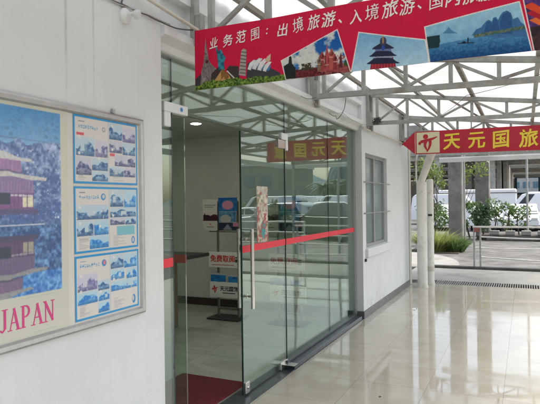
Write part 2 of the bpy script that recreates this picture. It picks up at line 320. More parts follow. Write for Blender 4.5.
# ------------------------------------------------------------------ raster prints (pictures on posters, banner, brochures)
def vnoise(w, h, cell, seed):
    r = np.random.default_rng(seed); gw, gh = int(w/cell)+3, int(h/cell)+3; g = r.random((gh, gw))
    y = np.arange(h)/cell; x = np.arange(w)/cell; yi = y.astype(int); xi = x.astype(int); fy = (y-yi)[:, None]; fx = (x-xi)[None]
    fy = fy*fy*(3-2*fy); fx = fx*fx*(3-2*fx)
    a = g[yi][:, xi]; b = g[yi][:, xi+1]; c = g[yi+1][:, xi]; d = g[yi+1][:, xi+1]
    return (a*(1-fx)+b*fx)*(1-fy) + (c*(1-fx)+d*fx)*fy
def fbm(w, h, cell, seed, o=4):
    t = 0; s = 0
    for k in range(o): t = t+vnoise(w, h, max(1.2, cell/2**k), seed+k)/2**k; s += 1/2**k
    return t/s
class Raster:
    """colour grid over a flat rectangle a0..a1 x b0..b1 (metres); drawn in sRGB 0-255"""
    def __init__(s, a0, a1, b0, b1, res, base):
        s.a0, s.a1, s.b0, s.b1 = a0, a1, b0, b1; s.w = max(4, int((a1-a0)*res)); s.h = max(4, int((b1-b0)*res))
        s.A, s.B = np.meshgrid(np.linspace(a0, a1, s.w), np.linspace(b0, b1, s.h))
        s.img = np.zeros((s.h, s.w, 3)) + np.array(base, float); s.res = res
    def inside(s, pts):
        ins = np.zeros(s.A.shape, bool); n = len(pts)
        for i in range(n):
            (x1, y1), (x2, y2) = pts[i], pts[(i+1) % n]
            if y1 == y2: continue
            ins ^= ((s.B > min(y1, y2)) & (s.B <= max(y1, y2)) & (s.A < (s.B-y1)*(x2-x1)/(y2-y1)+x1))
        return ins
    def fill(s, mask, col):
        c = np.array(col, float); s.img[mask] = c[mask] if c.ndim == 3 else c
    def poly(s, pts, col, clip=None):
        m = s.inside(pts)
        if clip is not None: m &= clip
        s.fill(m, col); return m
    def ell(s, ca, cb, ra, rb, col, clip=None):
        m = ((s.A-ca)/ra)**2+((s.B-cb)/rb)**2 < 1
        if clip is not None: m &= clip
        s.fill(m, col); return m
    def rect(s, a0, a1, b0, b1, col, clip=None):
        m = (s.A >= min(a0, a1)) & (s.A <= max(a0, a1)) & (s.B >= min(b0, b1)) & (s.B <= max(b0, b1))
        if clip is not None: m &= clip
        s.fill(m, col); return m
    def line(s, p, q, wd, col, clip=None):
        p = np.array(p, float); q = np.array(q, float); d = q-p; L2 = (d**2).sum()
        t = np.clip(((s.A-p[0])*d[0]+(s.B-p[1])*d[1])/L2, 0, 1)
        m = ((s.A-p[0]-t*d[0])**2+(s.B-p[1]-t*d[1])**2) < (wd/2)**2
        if clip is not None: m &= clip
        s.fill(m, col); return m
    def noise(s, cell, seed, o=4): return fbm(s.w, s.h, cell*s.res, seed, o)
    def mixc(s, f, c1, c2):
        f = np.clip(f, 0, 1)[..., None]; return np.array(c1, float)*(1-f)+np.array(c2, float)*f
    def build(s, name, P, material, parent, flip=False, blur=1):
        off = rootloc(parent) if parent is not None else Vector((0, 0, 0))
        w, h = s.w, s.h; n = w*h; p00 = np.array(P(0, 0)); pa = np.array(P(1, 0))-p00; pb = np.array(P(0, 1))-p00
        co = p00 + s.A.reshape(-1, 1)*pa + s.B.reshape(-1, 1)*pb
        if parent is None:
            off = Vector(((co[:,0].min()+co[:,0].max())/2, (co[:,1].min()+co[:,1].max())/2, co[:,2].min()))
        co = co - np.array(off)
        ii = np.arange(n).reshape(h, w); q = np.stack([ii[:-1, :-1], ii[:-1, 1:], ii[1:, 1:], ii[1:, :-1]], -1).reshape(-1, 4)
        if flip: q = q[:, ::-1]
        me = bpy.data.meshes.new(name); me.vertices.add(n); me.vertices.foreach_set('co', co.astype(np.float32).ravel())
        nf = len(q); me.loops.add(nf*4); me.loops.foreach_set('vertex_index', q.astype(np.int32).ravel())
        me.polygons.add(nf); me.polygons.foreach_set('loop_start', np.arange(0, nf*4, 4, dtype=np.int32))
        me.update(calc_edges=True); me.validate()
        for _ in range(blur):
            I = np.pad(s.img, ((1, 1), (1, 1), (0, 0)), 'edge'); s.img = (I[1:-1, 1:-1]*2+I[:-2, 1:-1]+I[2:, 1:-1]+I[1:-1, :-2]+I[1:-1, 2:])/6
        c = np.clip(s.img.reshape(-1, 3)/255, 0, 1); c = np.where(c <= .04045, c/12.92, ((c+.055)/1.055)**2.4)
        at = me.color_attributes.new('Col', 'FLOAT_COLOR', 'POINT'); at.data.foreach_set('color', np.hstack([c, np.ones((n, 1))]).astype(np.float32).ravel())
        me.materials.append(material)
        o = bpy.data.objects.new(name, me); COL.objects.link(o)
        if parent is not None: o.parent = parent
        else: o.location = off; ROOTLOC[o.name] = off
        return o

def textmesh(body, size, depth=.0015, offset=0., shear=0.):
    c = bpy.data.curves.new('t', 'FONT'); c.body = body; c.size = size; c.extrude = depth/2; c.offset = offset; c.shear = shear
    c.align_x = 'CENTER'; c.align_y = 'CENTER'; c.resolution_u = 3
    o = bpy.data.objects.new('t', c); COL.objects.link(o)
    dg = bpy.context.evaluated_depsgraph_get(); dg.update(); e = o.evaluated_get(dg); me = bpy.data.meshes.new_from_object(e)
    vs = [v.co.copy() for v in me.vertices]; fs = [tuple(p.vertices) for p in me.polygons]
    bpy.data.objects.remove(o); bpy.data.curves.remove(c); bpy.data.meshes.remove(me)
    return vs, fs
def addtext(g, body, size, ca, cb, P, rot=0., offset=0., shear=0., sx=1., mi=0, depth=.0015, center=True, jit=0):
    vs, fs = textmesh(body, size, depth, offset, shear)
    if center and vs:
        mxx = (min(v.x for v in vs)+max(v.x for v in vs))/2; myy = (min(v.y for v in vs)+max(v.y for v in vs))/2
        vs = [Vector((v.x-mxx, v.y-myy, v.z)) for v in vs]
    out = []
    for v in vs:
        a, b = v.x*sx, v.y
        if jit: a, b = a+jit*size*(math.sin(b/size*5+ca*40)*.6+.55*math.sin(b/size*23+a/size*9+ca*7)), b+jit*size*(math.sin(a/size*6+ca*90)*.7+.75*math.sin(a/size*19-b/size*12+ca*3))
        a, b = a*math.cos(rot)-b*math.sin(rot), a*math.sin(rot)+b*math.cos(rot)
        out.append(P(ca+a, cb+b, v.z))
    g.add(out, fs, mi)
# ================================================================== SETTING
XG = -2.11      # glass plane
def PX(X): return lambda a, b, d=0.: (X+d, a, b)
def PY(Y): return lambda a, b, d=0.: (a, Y-d, b)

g = G().box(-2.0, 2.6, -5, 10.68, -.12, 0); struct(g, 'tiled_floor', M['floor'])
g = G().box(-6.5, XG-.02, 2.3, 7.25, -.12, -.004); struct(g, 'interior_floor', M['floor_in'])
g = G().box(-2.4, 3.2, 11.22, 13.3, -.2, -.015); struct(g, 'concrete_apron', M['concrete_light'])
g = G().box(-2.4, 3.2, 10.681, 11.219, -.3, -.16); struct(g, 'drain_channel', M['kerb_dark'])
g = G().box(-2.3, 3.2, 13.302, 13.5, -.25, .045, bev=.012); struct(g, 'kerb', M['kerb_dark'])
g = G(); n = 14; vs = []; fs = []
g.add([(-900, -300, -.14), (900, -300, -.14), (900, 1500, -.14), (-900, 1500, -.14)], [(0,1,2,3)])
struct(g, 'asphalt_ground', M['asphalt'])
# rounded pale concrete ramp beyond the kerb
pts = [(-5.2, 13.52), (-1.35, 13.52)]
for k in range(13):
    a = k/12*pi/2; pts.append((-4.0+2.5*math.cos(a), 13.9+3.6*math.sin(a)))
pts.append((-5.2, 17.5))
g = G().prism(pts, lambda a, b, d: (a, b, d), -.136, -.03); struct(g, 'pavement', M['concrete_light'])
g = G().box(-1.2, .7, 13.52, 13.9, -.136, -.05, bev=.01); struct(g, 'pavement', M['concrete_light'])
g = G().box(-3.6, -1.95, 18.2, 22.8, -.136, -.115); struct(g, 'planting_bed', mat('soil', (.07, .055, .035), .95, 0, .4, 6, .6, 20))
# far kerb carrying pale blocks
g = G().box(-1.50, 9, 24.5, 24.72, -.136, .11, mi=0, bev=.02)
for k in range(14): 
    x = -1.36+.60*k; g.box(x, x+.37, 24.47, 24.75, .113, .29, 1, bev=.02)
tag(g.build('far_kerb', [M['asphalt'], M['concrete_light']]), kind='structure')
g = G().box(-1.9, 12, 24.76, 26.8, -.136, .05); struct(g, 'planting_strip', mat('soil_strip', (.08, .065, .04), .95, 0, .4, 6, .6, 20))
# karst hills on the horizon (seen in the glass)
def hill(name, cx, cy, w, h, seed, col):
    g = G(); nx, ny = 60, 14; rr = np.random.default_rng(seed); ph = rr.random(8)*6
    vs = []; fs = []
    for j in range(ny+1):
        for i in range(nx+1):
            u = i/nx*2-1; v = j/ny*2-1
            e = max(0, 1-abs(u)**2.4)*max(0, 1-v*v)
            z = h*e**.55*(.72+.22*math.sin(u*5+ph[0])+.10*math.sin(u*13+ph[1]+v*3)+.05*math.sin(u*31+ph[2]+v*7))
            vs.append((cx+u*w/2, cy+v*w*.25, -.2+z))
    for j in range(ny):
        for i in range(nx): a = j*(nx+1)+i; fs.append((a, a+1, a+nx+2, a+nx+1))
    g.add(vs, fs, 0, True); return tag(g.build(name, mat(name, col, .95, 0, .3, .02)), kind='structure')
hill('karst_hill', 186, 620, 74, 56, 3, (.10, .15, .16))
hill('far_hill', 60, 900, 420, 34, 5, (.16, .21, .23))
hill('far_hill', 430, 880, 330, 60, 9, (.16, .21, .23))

# ================================================================== BUILDING
bld = thing('travel_agency_building', 'white painted single storey building with a grey skirting and a small barred window', 'building', (-2.6, 5, 0))
g = G().box(-2.28, -2.0, -5, 2.70, 0, 4.2); g.build('front_wall', M['wall'], bld)
g = G().box(-2.28, -2.0, 7.16, 10.36, .1, 4.2)   # replaced below around the window
ww = [(on_x(363.5, 154, -2.0)), (on_x(385.2, 242, -2.0))]
wy0, wy1 = 7.34, 8.62; wz0, wz1 = .94, 2.27
g = G().box(-2.28, -2.0, 7.17, wy0, .1, 4.2).box(-2.28, -2.0, wy1, 10.36, .1, 4.2).box(-2.28, -2.0, wy0, wy1, .1, wz0).box(-2.28, -2.0, wy0, wy1, wz1, 4.2)
g.build('side_wall', M['wall'], bld)
g = G().box(-2.28, -1.985, 7.15, 10.37, 0, .098, bev=.003); g.build('skirting', M['skirt'], bld)
g = G().box(-2.28, -2.05, 2.70, 7.17, 2.56, 4.2); g.build('header_wall', M['wall'], bld)
g = G(); poly = [(-2.20, 2.558), (-2.06, 2.558), (-2.03, 2.60), (-1.97, 2.635), (-1.97, 2.685), (-2.05, 2.70), (-2.20, 2.70)]
g.prism([(a, b) for a, b in poly], lambda a, b, d: (a, d, b), 2.701, 7.169); g.build('cornice', M['white_metal'], bld)
g = G().box(-2.055, -1.99, 2.701, 7.169, 2.90, 2.95); g.build('ledge', M['white_metal'], bld)
g = G().box(-2.13, -2.09, 7.10, 7.168, 0.0, 2.556); g.build('door_jamb', M['alu'], bld)
# interior shell
g = G().box(-6.6, -2.15, 7.25, 7.40, -.1, 2.8); g.build('partition_wall', M['interior_wall'], bld)
g = G().box(-6.6, -2.30, 7.225, 7.249, -.003, .11); g.build('interior_skirting', mat('brown_skirting', (.045, .03, .022), .5), bld)
g = G().box(-6.75, -6.6, 2.2, 7.4, -.1, 2.8).box(-6.6, -2.29, 2.2, 2.3, -.1, 2.8); g.build('interior_wall', M['interior_wall'], bld)
g = G().box(-6.6, -2.13, 2.3, 7.25, 2.62, 2.7); g.build('ceiling', M['ceiling'], bld)
g = G().box(-9.5, -2.28, 7.41, 10.36, 0, 4.2).box(-9.5, -6.76, -5, 7.40, 0, 4.2).box(-6.75, -2.29, -5, 2.19, 0, 4.2); g.build('inner_mass', M['wall'], bld)
g = G().box(-9.6, -2.0, -5.1, 10.4, 4.2, 4.35); g.build('roof_slab', M['concrete_light'], bld)
# window
fr = G()
for (a, b, c, d) in ((wy0, wy1, wz1-.045, wz1), (wy0, wy1, wz0, wz0+.045), (wy0, wy0+.045, wz0+.045, wz1-.045), (wy1-.045, wy1, wz0+.045, wz1-.045), ((wy0+wy1)/2-.02, (wy0+wy1)/2+.03, wz0+.045, wz1-.045)):
    fr.box(-2.10, -2.045, a+.001, b-.001, c, d)
win = fr.build('window', mat('grey_window_frame', (.38, .39, .39), .4, .4), bld)
wg = bpy.data.materials.new('frosted_blue_window_glass'); wg.use_nodes = True
b_ = wg.node_tree.nodes['Principled BSDF']; b_.inputs['Base Color'].default_value = (.20, .27, .275, 1); b_.inputs['Roughness'].default_value = .16
g = G().box(-2.085, -2.075, wy0+.045, (wy0+wy1)/2-.021, wz0+.046, wz1-.046).box(-2.085, -2.075, (wy0+wy1)/2+.031, wy1-.046, wz0+.046, wz1-.046)
g.build('pane', wg, win)
for z in (1.86, 1.43):
    g = G().tube([(-1.97, wy0-.12, z), (-1.97, wy1+.08, z)], .007, 6).tube([(-2.0, wy0-.10, z), (-1.968, wy0-.10, z)], .009, 6).tube([(-2.0, wy1+.06, z), (-1.968, wy1+.06, z)], .009, 6)
    g.build('security_bar', M['steel'], win)
g = G().box(-2.04, -1.955, wy0-.05, wy1+.06, wz0-.125, wz0-.002, bev=.008); g.build('window_sill', M['wall'], bld)
g = G().box(-1.999, -1.975, 7.245, 7.285, .765, .805, bev=.004); g.build('wall_plug', M['black'], bld)
# pilaster at the far corner
g = G().box(-2.16, -1.985, 10.375, 10.55, 0, 2.62, bev=.006); g.build('corner_pilaster', M['beige'], bld)

# ================================================================== GLASS FRONT
YA, YB, YC, YD, YE, YF = 2.72, 2.95, 3.90, 4.80, 6.07, 7.095
sf = thing('glass_shopfront', 'tall green tinted fixed glass panels with a red strip, standing on a dark channel', 'glass wall', (XG, 5, 0))
def pane(name, y0, y1, z0, z1, parent, x=XG):
    g = G().box(x-.006, x+.006, y0, y1, z0, z1); e = G()
    o = g.build(name, M['glass'], parent); return o
def edges(name, y0, y1, z0, z1, parent):
    g = G().box(XG-.0065, XG+.0065, y1, y1+.006, z0, z1); g.build(name, M['glass_edge'], parent)
pane('fixed_pane', YA, YB-.006, .05, 2.55, sf); pane('transom_pane', YB+.004, YD-.008, 2.205, 2.55, sf)
pane('fixed_pane', YD+.004, YE-.008, .05, 2.55, sf); pane('fixed_pane', YE+.002, YF, .05, 2.55, sf)
edges('joint', YE-.007, YE, .05, 2.55, sf); edges('joint', YD-.006, YD-.002, .05, 2.55, sf); edges('joint', YB-.005, YB-.003, .05, 2.55, sf)
g = G().box(XG-.007, XG+.007, YB+.004, YD-.008, 2.199, 2.2045); g.build('transom_edge', M['glass_edge'], sf)
g = G().box(XG-.05, -2.001, YD-.05, YF, -.001, .05, bev=.006).box(XG-.05, -2.075, YD-.05, YF, .0505, .075, bev=.003); g.build('base_channel', M['sill_dark'], sf)
g = G().box(XG-.10, -2.001, YA, YD-.052, -.003, .008); g.build('threshold', M['sill_dark'], sf)
for q0, q1 in ((YD+.006, YE-.008), (YE+.002, YF), (YA, YB-.008)): G().box(XG+.0072, XG+.0082, q0, q1, 1.185, 1.243).build('red_strip', M['red_vinyl'], sf)
g = G().box(XG-.03, XG+.03, YD-.03, YF, 2.5515, 2.5565).box(XG-.03, XG+.03, YA, YD-.031, 2.5515, 2.5565); g.build('head_channel', M['alu'], sf)

def door(label, pivot_y, free_dir, ang, fittings=True, w=.885):
    """leaf built along local +Y from the pivot; origin at the pivot"""
    t = thing('glass_door', label, 'door', (0, 0, 0), None)
    d = free_dir
    def B(g, x0, x1, a, b, z0, z1, **k): a, b = sorted((a*d, b*d)); g.box(x0, x1, a, b, z0, z1, **k); return g
    B(G(), -.006, .006, .012, w, .02, 2.19).build('pane', M['glass'], t)
    B(G(), -.0068, .0068, w, w+.007, .02, 2.19).build('pane_edge', M['glass_edge'], t)
    B(G(), .0075, .0085, .012, w, 1.185, 1.243).build('red_strip', M['red_vinyl'], t)
    if not fittings:
        t.location = (XG, pivot_y, 0); t.rotation_euler = (0, 0, ang); return t
    B(G(), -.018, .018, .0, .16, 2.115, 2.195, bev=.004).build('top_hinge', M['chrome'], t)
    B(G(), -.018, .018, .0, .165, .012, .085, bev=.004).build('bottom_hinge', M['chrome'], t)
    lk = B(G(), -.02, .02, w-.085, w-.012, .02, .115, bev=.006); lk.lathe((.02, (w-.048)*d, .07), [(.012, 0), (.012, .006), (.004, .008)], 14, axis='x')
    lk.build('floor_lock', M['chrome'], t)
    for s, nm in ((1, 'handle'), (-1, 'handle')):
        hy = (w-.07)*d; x = .062*s
        h = G().tube([(x, hy, .72), (x, hy, 1.38)], .0165, 14)
        for z in (.82, 1.29): h.tube([(.006*s, hy, z), (x, hy, z)], .009, 10); h.lathe((.006*s if s > 0 else -.012, hy, z), [(.017, 0), (.017, .006)], 14, axis='x')
        h.build(nm, M['chrome'], t)
    t.location = (XG, pivot_y, 0); t.rotation_euler = (0, 0, ang)
    return t
door('closed glass door leaf with a long steel handle and a floral sticker, right of the opening', YD-.008, -1, 0)
door('glass door leaf swung fully open into the room, beside the poster wall', 3.12, 1, math.radians(90), False, .77)
# pivot plates fixed over the doors
g = G().box(XG-.022, XG+.022, YB-.10, YB+.17, 2.197, 2.262, bev=.004).box(XG-.022, XG+.022, YB-.10, YB-.03, 2.10, 2.196, bev=.004).lathe((XG+.022, YB+.09, 2.23), [(.014, 0), (.014, .003)], 12, 1, axis='x')
g.build('pivot_plate', [M['white_metal'], mat('blue_dot', (.03, .2, .5), .4)], sf)
g = G().box(XG-.022, XG+.022, YD-.10, YD+.05, 2.197, 2.262, bev=.004).box(XG-.022, XG+.022, YD-.0, YD+.05, 2.10, 2.196, bev=.004); g.build('pivot_plate', M['white_metal'], sf)
g = G().box(-2.10, -1.985, YD-.12, YD-.02, .0085 if 0 else .0505, .056, bev=.002); g.build('floor_spring_plate', M['chrome'], sf)

# floral sticker on the closed leaf
st_y0, st_z0 = 4.16, 1.14; st_y1 = 4.44; 
R_ = Raster(4.18, 4.40, 1.25, 1.74, 320, (190, 188, 180)); n1 = R_.noise(.03, 5); n2 = R_.noise(.05, 15); n3 = R_.noise(.04, 22)
R_.fill(n1 > .60, (165, 95, 95)); R_.fill((n2 > .60) & (n1 < .56), (95, 120, 70)); R_.fill((n3 > .63), (225, 220, 205)); R_.fill((n1 < .36), (190, 160, 150))
m_ = R_.noise(.03, 40) > .35
R_.ell(4.30, 1.36, .045, .08, (50, 140, 150)); R_.fill((R_.noise(.025, 31) > .58) & (R_.B < 1.5), (170, 60, 62))
R_.img = R_.img*.72+np.array((44, 46, 42))
stick = R_.build('floral_sticker', PX(XG+.0078), M['print_fabric'], None, blur=3)
tag(stick, 'narrow upright floral sticker in red, white and teal on the closed glass door', 'sticker')

# ================================================================== INTERIOR THINGS
g = G().box(-2.92, -2.24, 3.0, 4.22, -.003, .012, bev=.004); tag(g.build('door_mat', M['red_mat']), 'dark red mat lying inside the glass doors', 'mat')
ct = thing('reception_counter', 'counter with a black overhanging top, inside behind the glass doors', 'counter', (-4.6, 5.4, 0))
G().box(-5.9, -3.62, 5.2, 5.85, .93, .97, bev=.006).build('counter_top', M['black'], ct)
G().box(-5.8, -4.12, 5.3, 5.8, 0, .928).build('front_panel', mat('green_grey_panel', (.07, .09, .085), .5), ct)
g = G().box(-4.118, -4.07, 5.34, 5.80, 0.0, .925, bev=.01); g.build('side_panel', M['wood'], ct)
for i, (x, y) in enumerate(((-3.76, 5.79), (-5.0, 5.79), (-3.76, 4.2), (-5.0, 4.2))):  # first downlight is in view; the other three are added to brighten the room
    l = thing('downlight', ['round recessed ceiling downlight, the lit one above the brochure stands', 'round recessed ceiling downlight deeper in the room', 'round recessed ceiling downlight above the entrance', 'round recessed ceiling downlight over the dark end of the room'][i], 'ceiling light', (x, y, 2.6), 'recessed ceiling downlights')
    G().lathe((x, y, 2.605), [(.075, 0), (.08, .008), (.08, .014)], 18).build('trim_ring', M['white_metal'], l)
    em = bpy.data.materials.get('lit_diffuser') or mat('lit_diffuser', (.8, .8, .75), .4)
    em.node_tree.nodes['Principled BSDF'].inputs['Emission Color'].default_value = (1, .97, .88, 1); em.node_tree.nodes['Principled BSDF'].inputs['Emission Strength'].default_value = 55
    G().lathe((x, y, 2.6), [(.055, 0), (.055, .0045)], 18).build('diffuser', em, l)

def figure_logo(g, P, ca, cb, s, mi, d=.001, w=.2):
    """running figure emblem: round head, swung arms, two legs"""
    def S(pts, wid):
        for (p, q), (w0, w1) in zip(zip(pts, pts[1:]), zip(wid, wid[1:])):
            p = np.array(p); q = np.array(q); t = (q-p)/np.linalg.norm(q-p); nrm = np.array((-t[1], t[0]))
            poly = [p-nrm*w0/2, p+nrm*w0/2, q+nrm*w1/2, q-nrm*w1/2]
            S.k += 1
            g.prism([(ca+a*s, cb+b*s) for a, b in poly][::-1], P, d, d+.0016+S.k*.00012, mi)
    S.k = 0
    g.prism([(ca+s*(-.12+.13*math.cos(t)), cb+s*(.30+.13*math.sin(t))) for t in [k*pi/8 for k in range(16)]], P, d, d+.0018, mi)
    S([(-.46, -.10), (-.38, .03), (-.18, .08), (.04, .13), (.26, .18), (.46, .27)], (.12, .15, .15, .12, .11, .04))
    S([(-.10, .06), (-.17, -.12), (-.12, -.28), (-.02, -.46)], (.16, .14, .10, .05))
    S([(.10, .10), (.12, -.10), (.05, -.30), (-.06, -.50)], (.16, .13, .10, .04))
def brochure(x0, x1, z0, z1, Y, style, label):
    r = Raster(x0, x1, z0, z1, 260, (190, 188, 178)); w = x1-x0; h = z1-z0; n = r.noise(.03, style*7+3)
    if style == 0:
        r.poly([(x0+.02*w, z0+.42*h), (x0+.12*w, z0+.56*h), (x0+.2*w, z0+.47*h), (x0+.4*w, z0+.5*h), (x0+.5*w, z0+.46*h), (x0+.75*w, z0+.52*h), (x1, z0+.5*h), (x1, z0+.31*h), (x0+.02*w, z0+.31*h)], (75, 25, 35))
        r.fill((n > .55) & (r.B < z0+.5*h) & (r.B > z0+.31*h) , (40, 25, 35)); r.rect(x0+.1*w, x1-.1*w, z0+.8*h, z0+.83*h, (120, 125, 125)); r.rect(x0+.1*w, x1-.3*w, z0+.74*h, z0+.76*h, (130, 130, 130)); r.ell((x0+x1)/2, z0+.2*h, .012, .012, (190, 90, 90)); r.rect(x0+.25*w, x1-.25*w, z0+.1*h, z0+.12*h, (90, 90, 90))
    elif style == 1: r.img[:] = r.mixc(n*1.2, (15, 60, 120), (50, 125, 175)); r.ell(x0+.5*w, z0+.45*h, .3*w, .33*h, (190, 130, 150)); r.rect(x0, x1, z1-.15*h, z1, (20, 80, 150))
    elif style == 2: r.img[:] = r.mixc(n*1.3, (30, 70, 120), (110, 160, 180)); r.ell(x0+.4*w, z0+.3*h, .33*w, .4*h, (165, 170, 160))
    elif style == 3: r.img[:] = r.mixc(n, (25, 30, 45), (50, 70, 100)); r.poly([(x0+.2*w, z0+.1*h), (x0+.45*w, z0+.85*h), (x0+.7*w, z0+.1*h)], (130, 140, 140)); r.rect(x0+.72*w, x1, z0+.5*h, z1, (190, 130, 150))
    else: r.img[:] = r.mixc(n*1.4, (12, 60, 140), (60, 140, 200)); r.rect(x0, x1, z1-.2*h, z1, (180, 185, 185))
    o = r.build('brochure', PY(Y), M['print_gloss'], None); tag(o, label, 'brochure', 'brochures on the display stands'); return o
def stand(x, Y, idx):
    t = thing('brochure_stand', ['brochure stand with full racks, seen through the open doorway', 'brochure stand seen through the closed glass door and panel, nearer the right'][idx], 'display stand', (x+.28, Y, 0), 'floor standing brochure racks')
    G().box(x+.03, x+.53, Y-.16, Y+.16, -.003, .018, bev=.004).build('base', M['black'], t)
    for dx in (.12, .44): G().bar((x+dx, Y+.03, .018), (x+dx, Y+.03, 1.62), .026).build('pole', M['steel_dark'], t)
    for q0 in (.12, .30): G().bar((x+.133, Y+.03, q0), (x+.427, Y+.03, q0), .02).build('crossbar', M['steel_dark'], t)
    z1, z2 = .70, .28
    a = G().box(x+.0, x+.52, Y-.03, Y-.015, z1, z1+.215, bev=.003).build('sign_panel', M['paper'], t)
    q = G(); addtext(q, '免费取阅', .10, x+.22, z1+.125, PY(Y-.031), offset=.002, depth=.002); q.box(x+.05, x+.4, Y-.0335, Y-.031, z1+.035, z1+.042); q.build('lettering', M['text_red'], a)
    q = G(); q.box(x+.425, x+.47, Y-.033, Y-.031, z1+.08, z1+.12).box(x+.425, x+.47, Y-.033, Y-.031, z1+.135, z1+.15); q.build('lettering', M['text_black'], a)
    a = G().box(x+.01, x+.53, Y-.03, Y-.015, z2, z2+.215, bev=.003).build('sign_panel', M['paper'], t)
    q = G(); figure_logo(q, PY(Y-.0305), x+.10, z2+.12, .11, 0); q.build('emblem', M['text_red'], a)
    q = G(); addtext(q, '天元国旅', .072, x+.32, z2+.13, PY(Y-.031), offset=.002, depth=.002); q.box(x+.22, x+.42, Y-.0335, Y-.031, z2+.065, z2+.076); q.build('lettering', M['text_black'], a)
    for zz in (z1+.0, z2): G().box(x+.02, x+.52, Y-.012, Y+.02, zz, zz+.02).box(x+.02, x+.04, Y-.012, Y+.02, zz+.02, zz+.2).box(x+.50, x+.52, Y-.012, Y+.02, zz+.02, zz+.2).build('rack', M['steel_dark'], t)
    G().box(x+.0, x+.54, Y-.012, Y+.01, 1.19, 1.205).box(x+.0, x+.54, Y-.012, Y+.01, 1.40, 1.41).build('shelf', M['steel_dark'], t)
    where = ['in the stand by the doorway', 'in the right-hand stand behind glass'][idx]
    brochure(x+.02, x+.26, z2+.22, z2+.34, Y-.013, 5, 'blue brochures lying between the two white signs '+where)
    brochure(x+.30, x+.46, z2+.22, z2+.32, Y-.014, 6, 'smaller blue brochure beside another between the signs '+where)
    brochure(x-.08, x+.155, 1.215, 1.65, Y-.04, 0, 'tall white brochure with a dark red skyline, top left '+where)
    brochure(x+.16, x+.46, 1.48, 1.67, Y-.02, 1, 'deep blue brochure with a pink flower, top right '+where)
    brochure(x+.165, x+.44, 1.33, 1.475, Y-.022, 2, 'blue and pale brochure in the middle row '+where)
    brochure(x+.165, x+.48, 1.215, 1.325, Y-.024, 3, 'dark brochure with a pale tower, bottom row '+where)
stand(-4.03, 6.52, 0); stand(-3.10, 6.52, 1)
# ================================================================== NOTICE BOARD AND POSTERS
nb = thing('notice_board', 'wide aluminium framed wall board holding posters on the white wall', 'notice board', (-2.0, 1.7, .99))
Y0, Y1, Z0, Z1 = .72, 2.505, .975, 2.085
fw = .040
g = G()
prof = [(-2.0, 0), (-1.981, .003), (-1.977, .012), (-1.979, .030), (-1.9905, fw)]     # (x, inset)
vs = []
for x, ins in prof: vs += [(x, Y0+ins, Z0+ins), (x, Y1-ins, Z0+ins), (x, Y1-ins, Z1-ins), (x, Y0+ins, Z1-ins)]
fs = [(i*4+k, i*4+(k+1) % 4, (i+1)*4+(k+1) % 4, (i+1)*4+k) for i in range(len(prof)-1) for k in range(4)]
g.add(vs, fs); g.build('frame', M['alu'], nb)
G().box(-1.9985, -1.991, Y0+.02, Y1-.02, Z0+.02, Z1-.02).build('backing', mat('board_backing', (.62, .62, .59), .85, 0, .04, 3), nb)
G().bar((-1.99, 2.26, Z1+.001), (-1.99, 2.26, Z1+.024), .012, .02).build('hanger', M['alu'], nb)

# poster with a snowy lakeside pavilion
pa0, pa1, pz0, pz1 = 1.30, on_x(68, 200, -1.989)[0], 1.02, 2.052
R1 = Raster(pa0, pa1, pz0, pz1, 520, (196, 198, 186))
ia0, ia1 = 1.32, on_x(61, 200, -1.989)[0]; iz0, iz1 = 1.205, 2.03
clip = R1.rect(ia0, ia1, iz0, iz1, (70, 140, 195))
def q(x, y): return on_x(x, y, -1.989)
n = R1.noise(.013, 3, 3); n2 = R1.noise(.05, 9, 2); n3 = R1.noise(.007, 19, 2)
sky = R1.mixc((R1.B-1.8)/.23+(.3*(n2-.5)), (118, 168, 205), (45, 118, 178)); R1.fill(clip, sky)
for cx, cz in ((12, 121), (19, 120), (7, 128), (14, 127), (11, 134), (46, 118), (52, 119), (47, 123), (52, 124), (47, 130), (54, 130), (57, 127), (46, 137), (56, 138)):
    a, b = q(cx, cz); R1.ell(a, b, .011, .007, (62, 118, 160), clip)
R1.line(q(0, 136), q(22, 139), .008, (80, 120, 165), clip); R1.line(q(22, 139), q(60, 144), .008, (90, 130, 170), clip)
hz = q(0, 226)[1]   # water line
trees = clip & (R1.B < 1.862+.03*n2+.008*n-.006*np.sin(R1.A*60)) & (R1.B > hz)
R1.fill(trees, R1.mixc((n-.34)*1.3+(n2-.5)*1.0+(R1.B-1.72)*1.3, (50, 78, 136), (176, 190, 220)))
R1.fill(trees & (n3+n*.4 > 1.0), (205, 205, 226)); R1.fill(trees & (n3+n*.5 < .46), (40, 52, 90))
water = clip & (R1.B <= hz); R1.fill(water, R1.mixc((n-.34)*1.8+(n2-.5), (26, 52, 104), (100, 152, 200)))
wm = R1.mixc((n-.3)*2, (18, 80, 165), (110, 170, 215)); R1.fill(clip & (R1.B < 1.30), wm)
